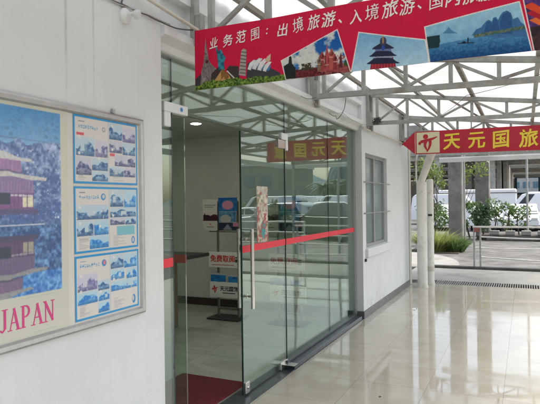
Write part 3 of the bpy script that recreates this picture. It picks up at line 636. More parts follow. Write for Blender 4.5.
def bldg(flip):
    def Qp(x, y):
        a, b = q(x, y); return (a, 2*hz-b+.0 if flip else b)
    k = .62 if flip else 1
    c = lambda t: tuple(v*k+ (10 if flip else 0) for v in t)
    far = ia0
    def T(pts, col): R1.poly([Qp(*p) for p in pts], c(col), clip)
    T([(-60, 172), (-60, 152), (5, 155), (20, 157), (22, 172)], (142, 98, 142))
    T([(-60, 150), (0, 150), (4, 151), (18, 157), (33, 160), (30, 162), (14, 160), (0, 158), (-60, 156)], (196, 192, 186))
    T([(-60, 192), (-60, 174), (10, 174), (33, 180), (34, 193), (-60, 193)], (122, 92, 138))
    T([(-60, 173), (8, 171), (14, 173), (47, 178), (46, 181), (30, 180), (12, 176), (-60, 179)], (188, 184, 178))
    T([(-60, 193), (34, 193), (33, 210), (-60, 212)], (112, 62, 112)); T([(-60, 193), (10, 193), (10, 204), (-60, 206)], (28, 36, 52))
    T([(22, 197), (33, 197), (33, 207), (22, 207)], (222, 208, 170)); T([(10, 194), (33, 195), (33, 197), (10, 196)], (200, 190, 200))
    for x in range(-58, 33, 3): T([(x, 181), (x+.5, 181), (x+.5, 192), (x, 192)], (150, 120, 160))
    for x in range(-56, 20, 4): T([(x, 158), (x+.5, 158), (x+.5, 170), (x, 170)], (175, 120, 160))
    for x in (10, 14, 18, 22, 27, 33): T([(x, 193), (x+.6, 193), (x+.6, 209), (x, 209)], (70, 45, 85))
    T([(-60, 170.6), (8, 168.9), (14, 171), (30, 175), (14, 172.5), (8, 170.6), (-60, 172.2)], (90, 70, 100)); T([(-60, 211), (34, 210), (34, 211), (-60, 212)], (160, 130, 160))
    T([(-60, 210), (38, 209), (38, 214), (-60, 216)], (70, 60, 100))
bldg(False); bldg(True)
R1.fill(clip & (np.abs(R1.B-hz) < .012) & (n3 > .48), (60, 90, 130)); R1.rect(ia0, q(45, 226)[0], hz-.003, hz+.003, (190, 190, 205), clip)
# lettering: letters with serifs
LG = G(); LK = [0]
def letter(ch, a0, w, b0, h, col=(205, 45, 120)):
    tk, th, sr = .0125, .005, .0042
    def L_(p, q_, wd):
        p = np.array((a0+p[0]*w, b0+p[1]*h)); q_ = np.array((a0+q_[0]*w, b0+q_[1]*h)); t_ = (q_-p)/np.linalg.norm(q_-p); n_ = np.array((-t_[1], t_[0]))*wd/2; LK[0] += 1
        p = p-t_*.0012; q_ = q_+t_*.0012
        LG.prism([p-n_, q_-n_, q_+n_, p+n_], PX(-1.989), .0004, .0008+.00003*LK[0])
    S_ = lambda x, y, k=.17: L_((x-k, y), (x+k, y), sr)
    if ch == 'J': L_((.6, .98), (.6, .15), tk); L_((.6, .15), (.35, .02), th*1.4); L_((.35, .02), (.12, .10), th*1.6); S_(.6, .99, .28)
    if ch == 'A': L_((.5, .98), (.14, .02), th); L_((.47, .98), (.82, .02), tk); L_((.25, .34), (.68, .34), th); S_(.12, .01); S_(.84, .01, .2)
    if ch == 'P':
        L_((.26, .98), (.26, .02), tk); S_(.26, .01, .2); S_(.2, .99, .14)
        for k in range(8):
            t0, t1 = -pi/2+pi*k/8, -pi/2+pi*(k+1)/8
            L_((.45+.35*math.cos(t0), .74+.25*math.sin(t0)), (.45+.35*math.cos(t1), .74+.25*math.sin(t1)), th+.006*max(0, math.cos((t0+t1)/2)))
        L_((.26, .99), (.45, .99), th); L_((.26, .49), (.45, .49), th)
    if ch == 'N': L_((.2, .98), (.2, .02), th); L_((.16, .98), (.82, .04), tk); L_((.82, .98), (.82, .02), th); S_(.2, .01, .15); S_(.82, .99, .15); S_(.14, .99, .12)
b0 = 1.065; hh = .095
for ch, x0, x1 in (('J', -1.5, 8.5), ('A', 8, 20), ('P', 20, 31), ('A', 31.5, 43), ('N', 43, 54.5)):
    ya, yb = on_x(x0, 300, -1.989)[0], on_x(x1, 300, -1.989)[0]; letter(ch, ya, yb-ya, b0, hh)
for k in range(16): R1.rect(1.66+.012*k, 1.668+.012*k, 1.190, 1.1935, (150, 155, 155))
for k in range(10): R1.rect(1.72+.014*k, 1.730+.014*k, 1.030, 1.033, (150, 155, 155))
R1.img[clip] *= (.86+.28*R1.noise(.006, 88, 2))[clip][:, None]
R1.img[clip] = R1.img[clip]*.80+np.array((40, 46, 54))
o = R1.build('travel_poster', PX(-1.989), M['print_gloss'], None, blur=2)
tag(o, 'large travel poster reading JAPAN under a snowy lakeside pavilion', 'poster'); LG.build('lettering', mat('magenta_lettering', (.60, .045, .22), .4), o)

# three two-page travel leaflets with blue borders
def leaflet(z0, z1, seed, label, style):
    a0, a1 = on_x(74, 200, -1.9885)[0], on_x(137.6, 200, -1.9885)[0]; r = Raster(a0, a1, z0, z1, 520, (28, 140, 200)); w = a1-a0; h = z1-z0
    bd = .011; r.rect(a0+bd, a1-bd, z0+bd, z1-bd, (205, 202, 200)); rr = np.random.default_rng(seed)
    A = lambda u: a0+bd+u*(w-2*bd); B = lambda v: z0+bd+v*(h-2*bd)
    nn = r.noise(.016, seed, 4); nf = r.noise(.010, seed+50, 3)
    def pic(u0, u1, v0, v1, c1, c2, thr=.5):
        m = (r.A > A(u0)) & (r.A < A(u1)) & (r.B > B(v0)) & (r.B < B(v1))
        vv = (r.B-B(v0))/(B(v1)-B(v0)); uu = (r.A-A(u0))/(A(u1)-A(u0)); p1, p2 = rr.random(2)*6
        r.fill(m, r.mixc(vv*.9+(nn-.5)*.5, c2, tuple(v*.45+110 for v in c2)))
        r.fill(m & (vv < .55+.16*np.sin(uu*5+p1)+.07*np.sin(uu*14+p2)), r.mixc((nn-.35)*2.2+(nf-.5)*1.2, c1, c2))
        r.fill(m & (vv < .30+.08*np.sin(uu*7+p2)), r.mixc(vv*1.6+(nn-.5)*.9, tuple(v*.8+20 for v in c1), c2))
        if rr.random() > .4: bx = u0+(u1-u0)*(.2+.5*rr.random()); r.rect(A(bx), A(bx+(u1-u0)*.22), B(v0+(v1-v0)*.25), B(v0+(v1-v0)*.62), tuple(v*.5+100 for v in c2), m); r.fill(m & (nf > .76), (205, 208, 218))
    pal = [((62, 78, 122), (178, 182, 208)), ((45, 92, 145), (160, 196, 220)), ((25, 118, 200), (150, 200, 228)), ((92, 98, 150), (186, 184, 215))]
    if style == 0: lay = [(.01, .29, .40, .70, 1), (.30, .50, .40, .68, 3), (.01, .24, .10, .385, 0), (.25, .50, .18, .385, 1), (.25, .50, .01, .17, 1), (.53, .75, .72, .99, 1), (.76, .99, .70, .95, 3), (.53, .75, .50, .71, 0), (.76, .99, .48, .69, 1), (.62, .99, .28, .47, 0), (.53, .77, .10, .27, 1), (.78, .99, .10, .27, 0)]
    elif style == 1: lay = [(.01, .50, .50, .74, 1), (.01, .26, .24, .49, 1), (.27, .50, .24, .49, 2), (.20, .50, .02, .23, 2), (.53, .76, .70, .99, 1), (.77, .99, .66, .99, 2), (.53, .99, .52, .69, 1), (.53, .78, .39, .51, 0), (.79, .99, .38, .51, 1)]
    else: lay = [(.01, .31, .44, .72, 3), (.32, .50, .40, .58, 1), (.01, .31, .22, .43, 2), (.32, .50, .22, .39, 2), (.32, .50, .02, .21, 2), (.53, .75, .74, .98, 1), (.76, .99, .72, .98, 2), (.53, .76, .54, .73, 2), (.80, .99, .52, .71, 2), (.53, .99, .34, .51, 2)]
    for (u0, u1, v0, v1, k) in lay: pic(u0, u1, v0, v1, *pal[k])
    # headline strokes and body lines (too small to read in the photograph)
    x = .05
    while x < .34:
        for _ in range(5):
            u0 = x+.024*rr.random(); v0 = .83+.06*rr.random(); hz_ = rr.random() > .45
            r.line((A(u0 if not hz_ else x), B(v0)), (A(u0 if not hz_ else x+.024), B(v0 if hz_ else .83+.06*rr.random())), .0016, (30, 122, 188))
        x += .034
    r.rect(A(.05), A(.14), B(.935), B(.945), (90, 110, 130))
    if style == 0: r.ell(A(.44), B(.86), .012, .012, (120, 130, 140)); r.ell(A(.44), B(.86), .008, .008, (198, 194, 192)); r.rect(A(.02), A(.13), B(.72), B(.76), (200, 80, 100)); r.rect(A(.54), A(.62), B(.44), B(.49), (205, 90, 110))
    else: r.ell(A(.42), B(.87), .017, .017, (30, 130, 195)); r.ell(A(.425), B(.875), .010, .011, (198, 194, 192) if style == 1 else (220, 120, 130))
    if style == 2: r.ell(A(.93), B(.12), .014, .024, (30, 120, 190)); r.ell(A(.92), B(.13), .008, .014, (198, 194, 192))
    if style == 1: r.rect(A(.64), A(.96), B(.20), B(.36), (120, 180, 195)); r.ell(A(.93), B(.10), .014, .02, (30, 120, 190)); r.ell(A(.93), B(.10), .008, .013, (198, 194, 192))
    for k in range(9):
        v = .03+k*.021
        r.rect(A(.04), A(.04+.12*rr.random()+.05), B(v), B(v+.007), (150, 150, 155)); r.rect(A(.58), A(.62+.2*rr.random()), B(v), B(v+.006), (155, 155, 160))
    for k in range(5): r.ell(A([.06, .06, .58, .58, .36][k]), B([.70, .44, .94, .55, .38][k]), .008, .008, (215, 212, 208))
    r.rect(A(.512), A(.518), B(0), B(1), (110, 150, 180))
    o = r.build('travel_leaflet', PX(-1.9885), M['print_gloss'], None); tag(o, label, 'leaflet', 'blue bordered leaflets on the notice board')
leaflet(1.705, 2.045, 21, 'topmost blue bordered leaflet, purplish photos, at the right of the notice board', 0)
leaflet(1.358, 1.690, 33, 'middle blue bordered leaflet, with a small pale blue table, on the notice board', 1)
leaflet(1.025, 1.345, 47, 'bottom blue bordered leaflet, mostly bright blue photos, on the notice board', 2)

# ================================================================== BANNER
YBN = 2.91; bn_l, bn_r = on_y(194.5, 60, YBN)[0], 2.3; bz0, bz1 = 2.318, 2.697
bn = thing('printed_banner', 'long red fabric banner with white brush lettering and landmark photos, hung from the canopy', 'banner', ((bn_l+bn_r)/2, YBN, bz0))
def Q(x, y): return on_y(x, y, YBN)
RED = (198, 16, 62)
xr = .46
r = Raster(bn_l, xr, bz0, bz1, 680, RED)
nb1 = r.noise(.02, 101); nb2 = r.noise(.05, 111); nf = r.noise(.008, 121, 2)
r.img *= (1-.05*(nb2-.5))[..., None]
# collage of landmarks, left
def PQ(pts, col, clip=None): return r.poly([Q(*p) for p in pts], col, clip)
PQ([(195, 79), (202, 73), (206, 70), (206, 90), (195, 92)], (60, 55, 60))
m = PQ([(200, 88), (201, 72), (203.4, 62), (204.6, 46), (205.2, 36.5), (206.2, 46), (208.6, 60), (211, 64), (217.5, 70), (218, 88)], (150, 142, 138))
r.fill(m & (np.sin(r.A*900) > .35) & (nb1 > .4), (75, 66, 66)); r.fill(m & (nf > .6) , (110, 98, 96)); r.ell(*Q(206.6, 61.5), .012, .012, (90, 30, 40))
PQ([(211, 74), (219, 66), (226, 72), (226, 86), (211, 86)], (60, 48, 44))
m = PQ([(218.3, 70), (217.4, 60), (216.6, 53), (215, 46.5), (216.2, 46), (218.2, 51.5), (219, 50), (220.5, 49.3), (221.7, 51), (223, 54), (225.4, 57.5), (223.6, 63), (224.6, 70)], (50, 135, 150)); r.fill(m & (nb1 < .47), (24, 88, 108))
m = PQ([(212, 84), (222.5, 68.6), (227, 73), (232, 78.5), (231, 86), (212, 88)], (190, 145, 88)); r.fill(m & (nb1 > .52), (130, 90, 50))
PQ([(226, 70), (229, 65.5), (238, 66), (240, 82), (231, 79)], (62, 52, 50)); r.line(Q(227, 71), Q(235, 79), .007, (205, 205, 205))
m = PQ([(238.4, 75), (240.8, 50.5), (243, 48.2), (246, 49.5), (245.2, 76)], (160, 155, 148))
for k in range(7): 
    yy = 51+k*3.5; r.line(Q(240.2-.2*k*.4, yy+.6), Q(246, yy+1.3), .006, (88, 82, 78), m)
PQ([(246, 76), (247, 63), (257, 58.5), (266, 66), (275, 70), (280, 73), (277, 78), (246, 79)], (60, 60, 66))
for (x0, y0, s) in ((247, 69, 1.0), (251.5, 68.5, 1.15), (256.5, 69.5, 1.2), (262, 70.5, 1.0)):
    PQ([(x0, y0), (x0+2*s, y0-6*s), (x0+6*s, y0-9.5*s), (x0+9*s, y0-9*s), (x0+5.5*s, y0-4*s), (x0+3.2*s, y0+1)], (215, 215, 215)); PQ([(x0+3*s, y0), (x0+6*s, y0-4.5*s), (x0+8.5*s, y0-6*s), (x0+6.6*s, y0-.5)], (70, 120, 160))
PQ([(264, 60), (266.5, 56), (270, 53.2), (269.6, 60), (266, 62)], (200, 178, 150))
top = r.B*0; ax = (r.A-Q(194, 85)[0])/(Q(286, 75)[0]-Q(194, 85)[0])
gm = (ax > -.02) & (ax < 1.0) & (r.B < bz0+.030+.007*np.sin(r.A*38)+.02*(nb1-.5)+.030*np.clip(ax*3, 0, 1)*(1-ax) ) 
r.fill(gm, r.mixc((nf-.3)*1.6, (52, 84, 30), (160, 184, 72))); r.fill(gm & (nf < .30), (36, 58, 24))
# photograph tiles
def tile(cs, wdt=.0055):
    m = PQ(cs, (225, 222, 215)); c = np.array([Q(*p) for p in cs]); cen = c.mean(0)
    mi = r.inside([tuple(p) for p in c]); ins = mi.copy()
    for i in range(4):
        a, b = c[i], c[(i+1) % 4]; d = (b-a)/np.linalg.norm(b-a); dist = np.abs((r.A-a[0])*d[1]-(r.B-a[1])*d[0]); ins &= dist > wdt
    return ins
ins = tile([(280, 60.2), (337.8, 29.2), (352, 74), (285, 80)])
r.fill(ins, r.mixc((nb2-.45)*5+(r.B-2.5)*-4+ (r.A-Q(300, 50)[0])*-1.1+.3, (20, 88, 158), (205, 205, 200)))
r.fill(ins & (r.B > Q(318, 42)[1]+.0) & (nb2 < .5), (22, 80, 150))
r.fill(ins & (r.B < Q(310, 69)[1]+.012*nb1), r.mixc((nf-.3)*2, (70, 22, 28), (130, 50, 48)))
PQ([(286, 80), (283, 66), (288, 63), (288.5, 57), (289.7, 55), (291, 57), (291.5, 63), (295, 68), (295.5, 80)], (28, 36, 30), ins)
def onion(x, y, s, col=(158, 62, 66)):
    PQ([(x-2*s, y+14*s), (x-2*s, y+4*s), (x-2.6*s, y+1.5*s), (x-1.2*s, y-.8*s), (x, y-3.5*s), (x+1.2*s, y-.8*s), (x+2.6*s, y+1.5*s), (x+2*s, y+4*s), (x+2*s, y+14*s)], col, ins)
PQ([(318, 72), (319, 65), (326, 63.5), (337, 62.5), (345, 65), (352, 66), (352, 72)], (138, 62, 62), ins)
r.fill(ins & (r.B < Q(320, 58)[1]) & (r.A > Q(319, 60)[0]) & (nf > .56), (150, 84, 78))
PQ([(324.5, 70), (325.4, 54), (326.4, 50), (327.2, 42.5), (328, 50), (329.2, 54), (330, 70)], (165, 70, 74), ins)
r.line(Q(325.6, 56), Q(325.2, 68), .006, (98, 34, 42), ins); r.line(Q(329, 57), Q(329.4, 68), .005, (98, 34, 42), ins); r.line(Q(319, 66), Q(351, 62.5), .005, (190, 150, 130), ins)
for x, y, s, cl in ((322.2, 55.0, 1.15, (150, 62, 60)), (331.8, 52.5, 1.25, (176, 84, 74)), (335.2, 57, .95, (132, 48, 56)), (319.2, 59.5, .85, (120, 96, 80))):
    onion(x, y, s, cl); r.ell(*Q(x, y+1.4), .010*s, .010*s, tuple(v*.62 for v in cl), ins); r.line(Q(x-.6, y-1), Q(x-.9, y+2), .003, tuple(min(255, v*1.5) for v in cl), ins); r.line(Q(x-1.9*s, y+5), Q(x+1.9*s, y+5), .004, (208, 170, 150), ins)
PQ([(339.2, 68), (340.2, 56), (341, 53), (341.9, 56), (343, 68)], (96, 36, 44), ins); PQ([(344, 66), (345, 60.5), (348.5, 60), (350.5, 66)], (50, 74, 40), ins)
r.fill(ins & (r.B < Q(315, 62)[1]) & (r.B > Q(315, 69)[1]) & (r.A > Q(298, 60)[0]) & (r.A < Q(322, 60)[0]) & (nb1 > .5), (66, 60, 40))
ins = tile([(358.6, 32), (426, 39.6), (430, 64), (350.6, 74)])
r.fill(ins, r.mixc((bz1-r.B-.12)/.26, (98, 154, 196), (168, 202, 220)))
cx = 383.2
def rf(y0, y1, w0, w1, col): PQ([(cx-w0, y0+.2), (cx-w0*.6, y0-.4), (cx+w0*.6, y0-.4), (cx+w0, y0), (cx+w1*.8, (y0+y1)/2+.6), (cx+w1, y1-.6), (cx+w1-1, y1), (cx-w1+1, y1+1), (cx-w1, y1+.4), (cx-w1*.8, (y0+y1)/2+1)], col, ins)
PQ([(cx-10, 58), (cx+10, 57), (cx+10, 61), (cx-10, 62)], (120, 40, 52), ins); PQ([(cx-12, 64), (cx+12, 62.5), (cx+13, 68), (cx-13, 70)], (176, 52, 66), ins)
PQ([(cx-8, 48), (cx+8, 48), (cx+8, 53), (cx-8, 53)], (96, 110, 150), ins); PQ([(cx-9, 56), (cx+9, 55), (cx+9, 58.5), (cx-9, 59.5)], (150, 160, 185), ins)
rf(43.5, 48.6, 3.2, 11, (38, 42, 66)); rf(51.5, 56.0, 8, 14, (34, 38, 62)); rf(58.2, 63.4, 9, 16.5, (34, 36, 60))
r.ell(*Q(cx, 41.5), .018, .024, (60, 62, 88), ins); r.line(Q(cx, 43), Q(cx-.3, 36), .007, (170, 130, 80), ins); r.ell(*Q(cx, 48), .009, .014, (40, 70, 150), ins)
for k in range(9): r.line(Q(cx-12+k*3, 64), Q(cx-12+k*3, 69), .004, (110, 24, 40), ins)
ins = tile([(424.2, 27), (519.8, .6), (533, 52), (429.7, 64)])
r.fill(ins, r.mixc((Q(470, 20)[1]-r.B)/.10+(nb2-.5), (146, 190, 212), (112, 166, 200)))
wl = lambda x: None
waterm = ins & (r.B < Q(470, 39)[1]+(r.A-Q(470, 39)[0])*.06-.0); r.fill(waterm, r.mixc((Q(470, 40)[1]-r.B)/.09+(nf-.5)*.8, (70, 132, 172), (14, 66, 122)))
for pts, col in ((((472, 36), (476, 30), (481, 28), (484, 24), (487, 21), (489, 20), (492, 22), (493, 18), (496, 17), (498, 20), (500, 16), (503, 12), (507, 10.5), (511, 13), (513, 19), (518, 17), (521, 22), (528, 28), (528, 36), (500, 38)), (58, 104, 150)),
                 (((484, 33), (487, 23), (490, 21), (492, 25), (494, 18), (497, 20), (500, 30), (500, 22), (503, 14), (508, 11.5), (511, 15), (513, 30), (512, 34)), (40, 84, 132)),
                 (((443, 34), (447, 30), (449, 27.5), (452, 31), (458, 34)), (70, 128, 165))): PQ(pts, col, ins)
r.fill(ins & (r.B < Q(500, 30)[1]+(r.A-Q(500, 30)[0])*.06) & (r.B > Q(470, 39)[1]+(r.A-Q(470, 39)[0])*.06) & (r.A > Q(474, 30)[0]), r.mixc((nf-.3)*2, (50, 92, 84), (120, 118, 100)))
r.fill(ins & (r.A < Q(439, 40)[0]+.01*nb1) & (r.B < Q(430, 37)[1]) & (r.B > Q(430, 49)[1]), (22, 52, 60))
r.line(Q(458, 44), Q(474, 43), .004, (25, 35, 50), ins); r.line(Q(468, 43), Q(468.3, 38.5), .006, (25, 32, 45), ins); r.ell(*Q(464, 43), .010, .006, (25, 32, 45), ins)
r.ell(*Q(510, 40), .018, .02, (60, 118, 160), ins)
ins = tile([(521.5, -6), (560, -14), (640, 60), (535.5, 60)])
r.fill(ins, r.mixc((nb1-.4)*3, (60, 40, 90), (96, 60, 130)))
for k in range(9):
    x, y = 523+k*3.1, 6+(k*7 % 17); PQ([(x, y), (x+9, y-4), (x+22, y+3), (x+10, y+5)], [(214, 70, 40), (170, 30, 50), (224, 110, 50)][k % 3], ins)
r.fill(ins & (r.B < Q(535, 26)[1]), r.mixc((nb1-.3)*2, (28, 26, 36), (80, 50, 48)))
redm = (np.abs(r.img-np.array(RED)).sum(-1) < 14); r.img[~redm] *= (.92+.14*(r.noise(.015, 77, 3))[..., None])[~redm]
o = r.build('banner_print', PY(YBN), M['print_fabric'], bn)
# gentle cloth ripple carried by print and backing alike
def rip(x): return .007*math.sin(x*3.1)+.0045*math.sin(x*9+1)
for v in o.data.vertices: v.co.y += rip(v.co.x+bn.location.x)
g = G(); n = 60; xs = [xr+(bn_r-xr)*i/20 for i in range(21)]
vs = [(x, YBN+rip(x), z) for x in xs for z in (bz0, bz1)]; g.add(vs, [(2*i, 2*i+2, 2*i+3, 2*i+1) for i in range(20)]); g.build('plain_end', M['sign_red'], bn)
g = G(); xs = [bn_l+(bn_r-bn_l)*i/80 for i in range(81)]
vs = [(x, YBN+.004+rip(x), z) for x in xs for z in (bz0, bz1)]; g.add(vs, [(2*i, 2*i+1, 2*i+3, 2*i+2) for i in range(80)]); g.build('backing_cloth', mat('banner_back', (.35, .03, .06), .8), bn)
g = G()
chars = [('业', 213.5, 43, .070), ('务', 227.5, 40.3, .074), ('范', 240.8, 36.5, .078), ('围', 254.5, 33.5, .078), (':', 266.3, 31, .07), ('出', 282, 29.5, .078), ('境', 297.7, 24.8, .088), ('旅', 313.7, 22.2, .088), ('游', 329, 19.4, .088), ('、', 340.5, 21.5, .08), ('入', 355.5, 16.8, .085), ('境', 372, 12.6, .09), ('旅', 390, 9.0, .092), ('游', 407.5, 6.4, .092), ('、', 420, 7.5, .085), ('国', 436.5, 2.0, .085), ('内', 453.5, -1.5, .088), ('旅', 470, -4.5, .09), ('游', 487, -7.5, .09)]
for i, (c_, x, y, s) in enumerate(chars):
    a, b = Q(x, y); x_ = a
    if b > bz1-.05: b = bz1-.05
    addtext(g, c_, s*1.02, a, b, lambda A, B, d: (A, YBN-.0025-d*.3+rip(A), B), rot=.12+.07*math.sin(i*2.3), offset=(0 if c_ in '围国境' else .0007), shear=.24, sx=.9+.08*math.sin(i*1.7), jit=.02)
g.build('lettering', M['text_white'], bn)
for x in (bn_l+.02, -1.43, -.61, .2, 1.0, bn_r-.02): G().tube([(x, YBN+.004, bz1-.012), (x, YBN+.02, bz1+.008), (x, 3.01, 2.69)], .003, 5).build('tie_wire', M['cable'], bn)

# ================================================================== DIRECTION SIGN
YS = 9.56
ds = thing('direction_sign', 'red arrow shaped board with yellow lettering and a cream figure emblem, under the canopy', 'sign', (-.8, YS, 2.38))
s_l, s_m, s_r = on_y(402.3, 142, YS)[0], on_y(414.8, 140, YS)[0], .36
zt0, zb0 = on_y(415, 131.9, YS)[1], on_y(415, 154.3, YS)[1]; zt1, zb1 = on_y(540, 124.9, YS)[1], on_y(540, 149.9, YS)[1]
sl_t = (zt1-zt0)/(.235-s_m); sl_b = (zb1-zb0)/(.235-s_m)
zt = lambda x: zt0+sl_t*(x-s_m); zb = lambda x: zb0+sl_b*(x-s_m)
P = PY(YS)
pa = G().prism([(s_l, (zt0+zb0)/2-.006), (s_m, zb0), (s_r, zb(s_r)), (s_r, zt(s_r)), (s_m, zt0)], P, -.03, 0).build('panel', M['sign_red'], ds)
e0, e1 = on_y(416.6, 142, YS)[0], on_y(439.6, 142, YS)[0]
G().prism([(e0, zb(e0)+.016), (e1, zb(e1)+.016), (e1, zt(e1)-.018), (e0, zt(e0)-.018)], P, .001, .003).build('emblem_panel', M['sign_cream'], ds)
G().prism([(s_m+.002, zb0+.004), (s_m+.010, zb0+.004), (s_m+.010, zt0-.004), (s_m+.002, zt0-.004)], P, .001, .003).build('edge_strip', M['sign_cream'], ds)
g = G(); figure_logo(g, P, (e0+e1)/2, (zt(e0)+zb(e0))/2, .33, 0, .004); g.build('emblem', M['sign_red'], ds)
g = G()
for c_, x0, x1 in (('天', 443.2, 460), ('元', 467.5, 485), ('国', 493, 508.8), ('旅', 517, 540)):
    a0, a1 = on_y(x0, 141, YS)[0], on_y(x1, 141, YS)[0]; c = (a0+a1)/2
    addtext(g, c_, .30, c, (zt(c)+zb(c))/2+.0, P, rot=.03, offset=.006, shear=.06, depth=.003, jit=.016, sx=.93)
for v in range(len(g.v)): g.v[v] = (g.v[v][0], g.v[v][1]-.004, g.v[v][2])
g.build('lettering', M['sign_yellow'], ds)
g = G()
for x in (-1.62, -.8, .1): G().bar((x, YS+.045, zt(x)-.06), (x, YS+.045, 2.9), .02).build('bracket', M['steel'], ds)
# ================================================================== CANOPY
zu = lambda x: 3.085-.13*(x+2)          # upper chord axis
zl = lambda x: 2.685-.022*(x+2)         # lower chord axis
cn = thing('steel_canopy', 'grey steel truss canopy roofed with white translucent sheets over the walkway', 'canopy', (-.2, 6, 0))
XL, XR = -1.93, 1.46
def truss(Y):
    g = G(); w = .05
    g.bar((XL, Y, zu(XL)), (XR, Y, zu(XR)), w).bar((XL-.03, Y, zl(XL)), (XR, Y, zl(XR)), w)
    xs = [-1.85+.413*k for k in range(9)]
    for k, x in enumerate(xs):
        if x > XR: break
        g.bar((x, Y, zl(x)+.02), (x, Y, zu(x)-.02), .036)
        if k+1 < len(xs):
            x2 = xs[k+1]; a, b = (zl, zu) if k % 2 == 0 else (zu, zl)
            sa, sb = (.03, -.03) if k % 2 == 0 else (-.03, .03)
            g.bar((x+.015, Y+.002, a(x)+sa), (x2-.015, Y+.002, b(x2)+sb), .026)
    g.box(XL-.03, XL+.012, Y-.028, Y+.028, zl(XL)-.035, zl(XL)+.16).box(XL-.068, XL-.032, Y-.03, Y+.03, zl(XL)-.04, zu(XL)+.05)
    return g.build('truss', M['steel'], cn)
for Y in (-3.55, -1.35, .85, 3.05, 5.25, 7.45, 9.65, 11.85, 13.40): truss(Y)
for x in (-1.93, -1.29, -.60, .12, .80, 1.44):
    m_ = M['steel_dark'] if x in (-1.93, -.60) else M['steel']
    G().bar((x, -4.2, zu(x)+.048), (x, 13.75, zu(x)+.048), .042).build('purlin', m_, cn)
# short posts tying the building-side purlin to the wall heads
for Y in (5.25, 7.45, 9.65): G().bar((-1.955, Y+.07, zl(XL)-.10), (-1.955, Y+.07, zu(XL)+.02), .05).build('wall_stub', M['steel'], cn)
# diagonal wind braces under the sheets
G().bar((-1.29, 5.3, zu(-1.29)+.015), (-.6, 9.6, zu(-.6)+.015), .02).build('wind_brace', M['steel_dark'], cn)
# roof sheets, each gently corrugated across the slope
def sheet(y0, y1, k):
    g = G(); n = int((y1-y0)/.03); xs = [-2.0+.12*i for i in range(31)]
    vs = []; fs = []
    for j in range(n+1):
        y = y0+(y1-y0)*j/n
        for x in xs: vs.append((x, y, zu(x)+.078+.009*math.sin(j*pi/3)+(k % 2)*.004))
    for j in range(n):
        for i in range(len(xs)-1): a = j*len(xs)+i; fs.append((a, a+1, a+len(xs)+1, a+len(xs)))
    g.add(vs, fs, 0, True); return g.build('roof_sheet', M['roof'], cn)
y = -4.3; k = 0
while y < 13.6: sheet(y, min(y+2.24, 13.8), k); y += 2.2; k += 1
for x, Y in ((XR-.03, .85), (XR-.03, 5.25), (XR-.03, 9.65), (XR-.03, 13.45)):
    g = G().box(x-.028, x+.028, Y-.028, Y+.028, 0.0 if Y < 13 else .046, zl(x)+.0, bev=.006).box(x-.07, x+.07, Y-.07, Y+.07, 0.0 if Y < 13 else .0455, .012 if Y < 13 else .058)
    g.build('post', M['steel'], cn)
g = G().box(-1.9, 1.62, 13.80, 13.90, 2.52, 2.60, bev=.006).box(-1.9, 1.62, 13.78, 13.92, 2.61, 2.64); g.build('gutter', M['roof'], cn)
g = G().box(1.66, 1.76, -4.3, 13.9, 2.50, 2.60, bev=.006); g.build('gutter', M['white_metal'], cn)
g = G().bar((-1.95, 2.58, 2.92), (-1.86, 2.97, 2.735), .02); 
p0 = on_x(150, 0, -1.97); 
tag(G().tube([(-1.975, p0[0]-.25, p0[1]+.02), (-1.96, 2.45, 2.79), (-1.88, 2.93, 2.705)], .011, 8).build('stay_rod', M['beige']), 'pale thin rod from the white wall down to the corner of the red banner', 'rod')

# ================================================================== WALL LAMP, CABLES, CONDUIT
lc = on_x(124, 16, -2.0)
wl = thing('twin_lamp', 'small round white wall lamp hanging on a cable high on the front wall', 'wall lamp', (-2.0, lc[0], lc[1]))
G().lathe((-2.0, lc[0]-.0, lc[1]), [(.043, 0), (.043, .013), (.036, .022), (.0, .023)], 24, axis='x').build('base_plate', M['white_metal'], wl)
h_ = G(); a = Vector((-1.965, lc[0]+.005, lc[1]+.005)); h_.tube([a, a+Vector((.04, .03, .008))], [.012, .012], 14).tube([a+Vector((.025, .008, .0)), a+Vector((.036, .012, -.002)), a+Vector((.052, .018, -.006))], [.020, .027, .027], 18)
h_.build('lamp_head', M['white_metal'], wl)
def cable(name, pts, r, m, label, sag=0):
    P_ = [Vector(p) for p in pts]; out = []
    for i in range(len(P_)-1):
        for k in range(6): t = k/6; q = P_[i].lerp(P_[i+1], t); q.z -= sag*4*t*(1-t)*(P_[i+1]-P_[i]).length; out.append(q)
    out.append(P_[-1]); return tag(G().tube(out, r, 6).build(name, m), label, 'cable')
W = lambda x, y, X=-1.99: (X, *on_x(x, y, X))
cable('power_cable', [W(100, -6), W(124, 5), W(147, 15, -1.985), W(161, 22, -1.98), W(177, 28.5, -1.95), W(193, 30, -1.9)], .0045, M['cable'], 'dark cable sagging from the wall lamp to the banner corner', .02)
cable('power_cable', [W(104, -4), W(117, 3.5), W(136, 10, -1.985), (W(150, 15.5, -1.985)), W(170, 24.5, -1.97)], .0035, M['cable_light'], 'pale cable above the wall lamp, running beside the dark one', .01)
cable('power_cable', [W(123, -3), W(121.5, 3), W(125, 7), W(122, 10)], .004, M['cable'], 'short dark loop of cable dropping into the wall lamp', 0)
cable('loose_wire', [W(301, 96, -1.93), W(316, 97.5, -1.93)], .003, M['cable'], 'thin wire running to the end of the second truss', .05)
cable('loose_wire', [(-1.62, 5.25, 2.64), (-1.72, 5.5, 2.57), (-1.9, 5.8, 2.52), W(336, 116, -1.96), W(329, 113, -1.96)], .0035, M['cable'], 'dark wire looping from the second truss to the wall head', .05)
cable('loose_wire', [W(312, 100, -1.93), (-1.96, 5.7, 2.60), (-1.96, 6.2, 2.66), (-1.93, 7.4, 2.66)], .003, M['cable_light'], 'pale wire slung between the second and third trusses', .04)
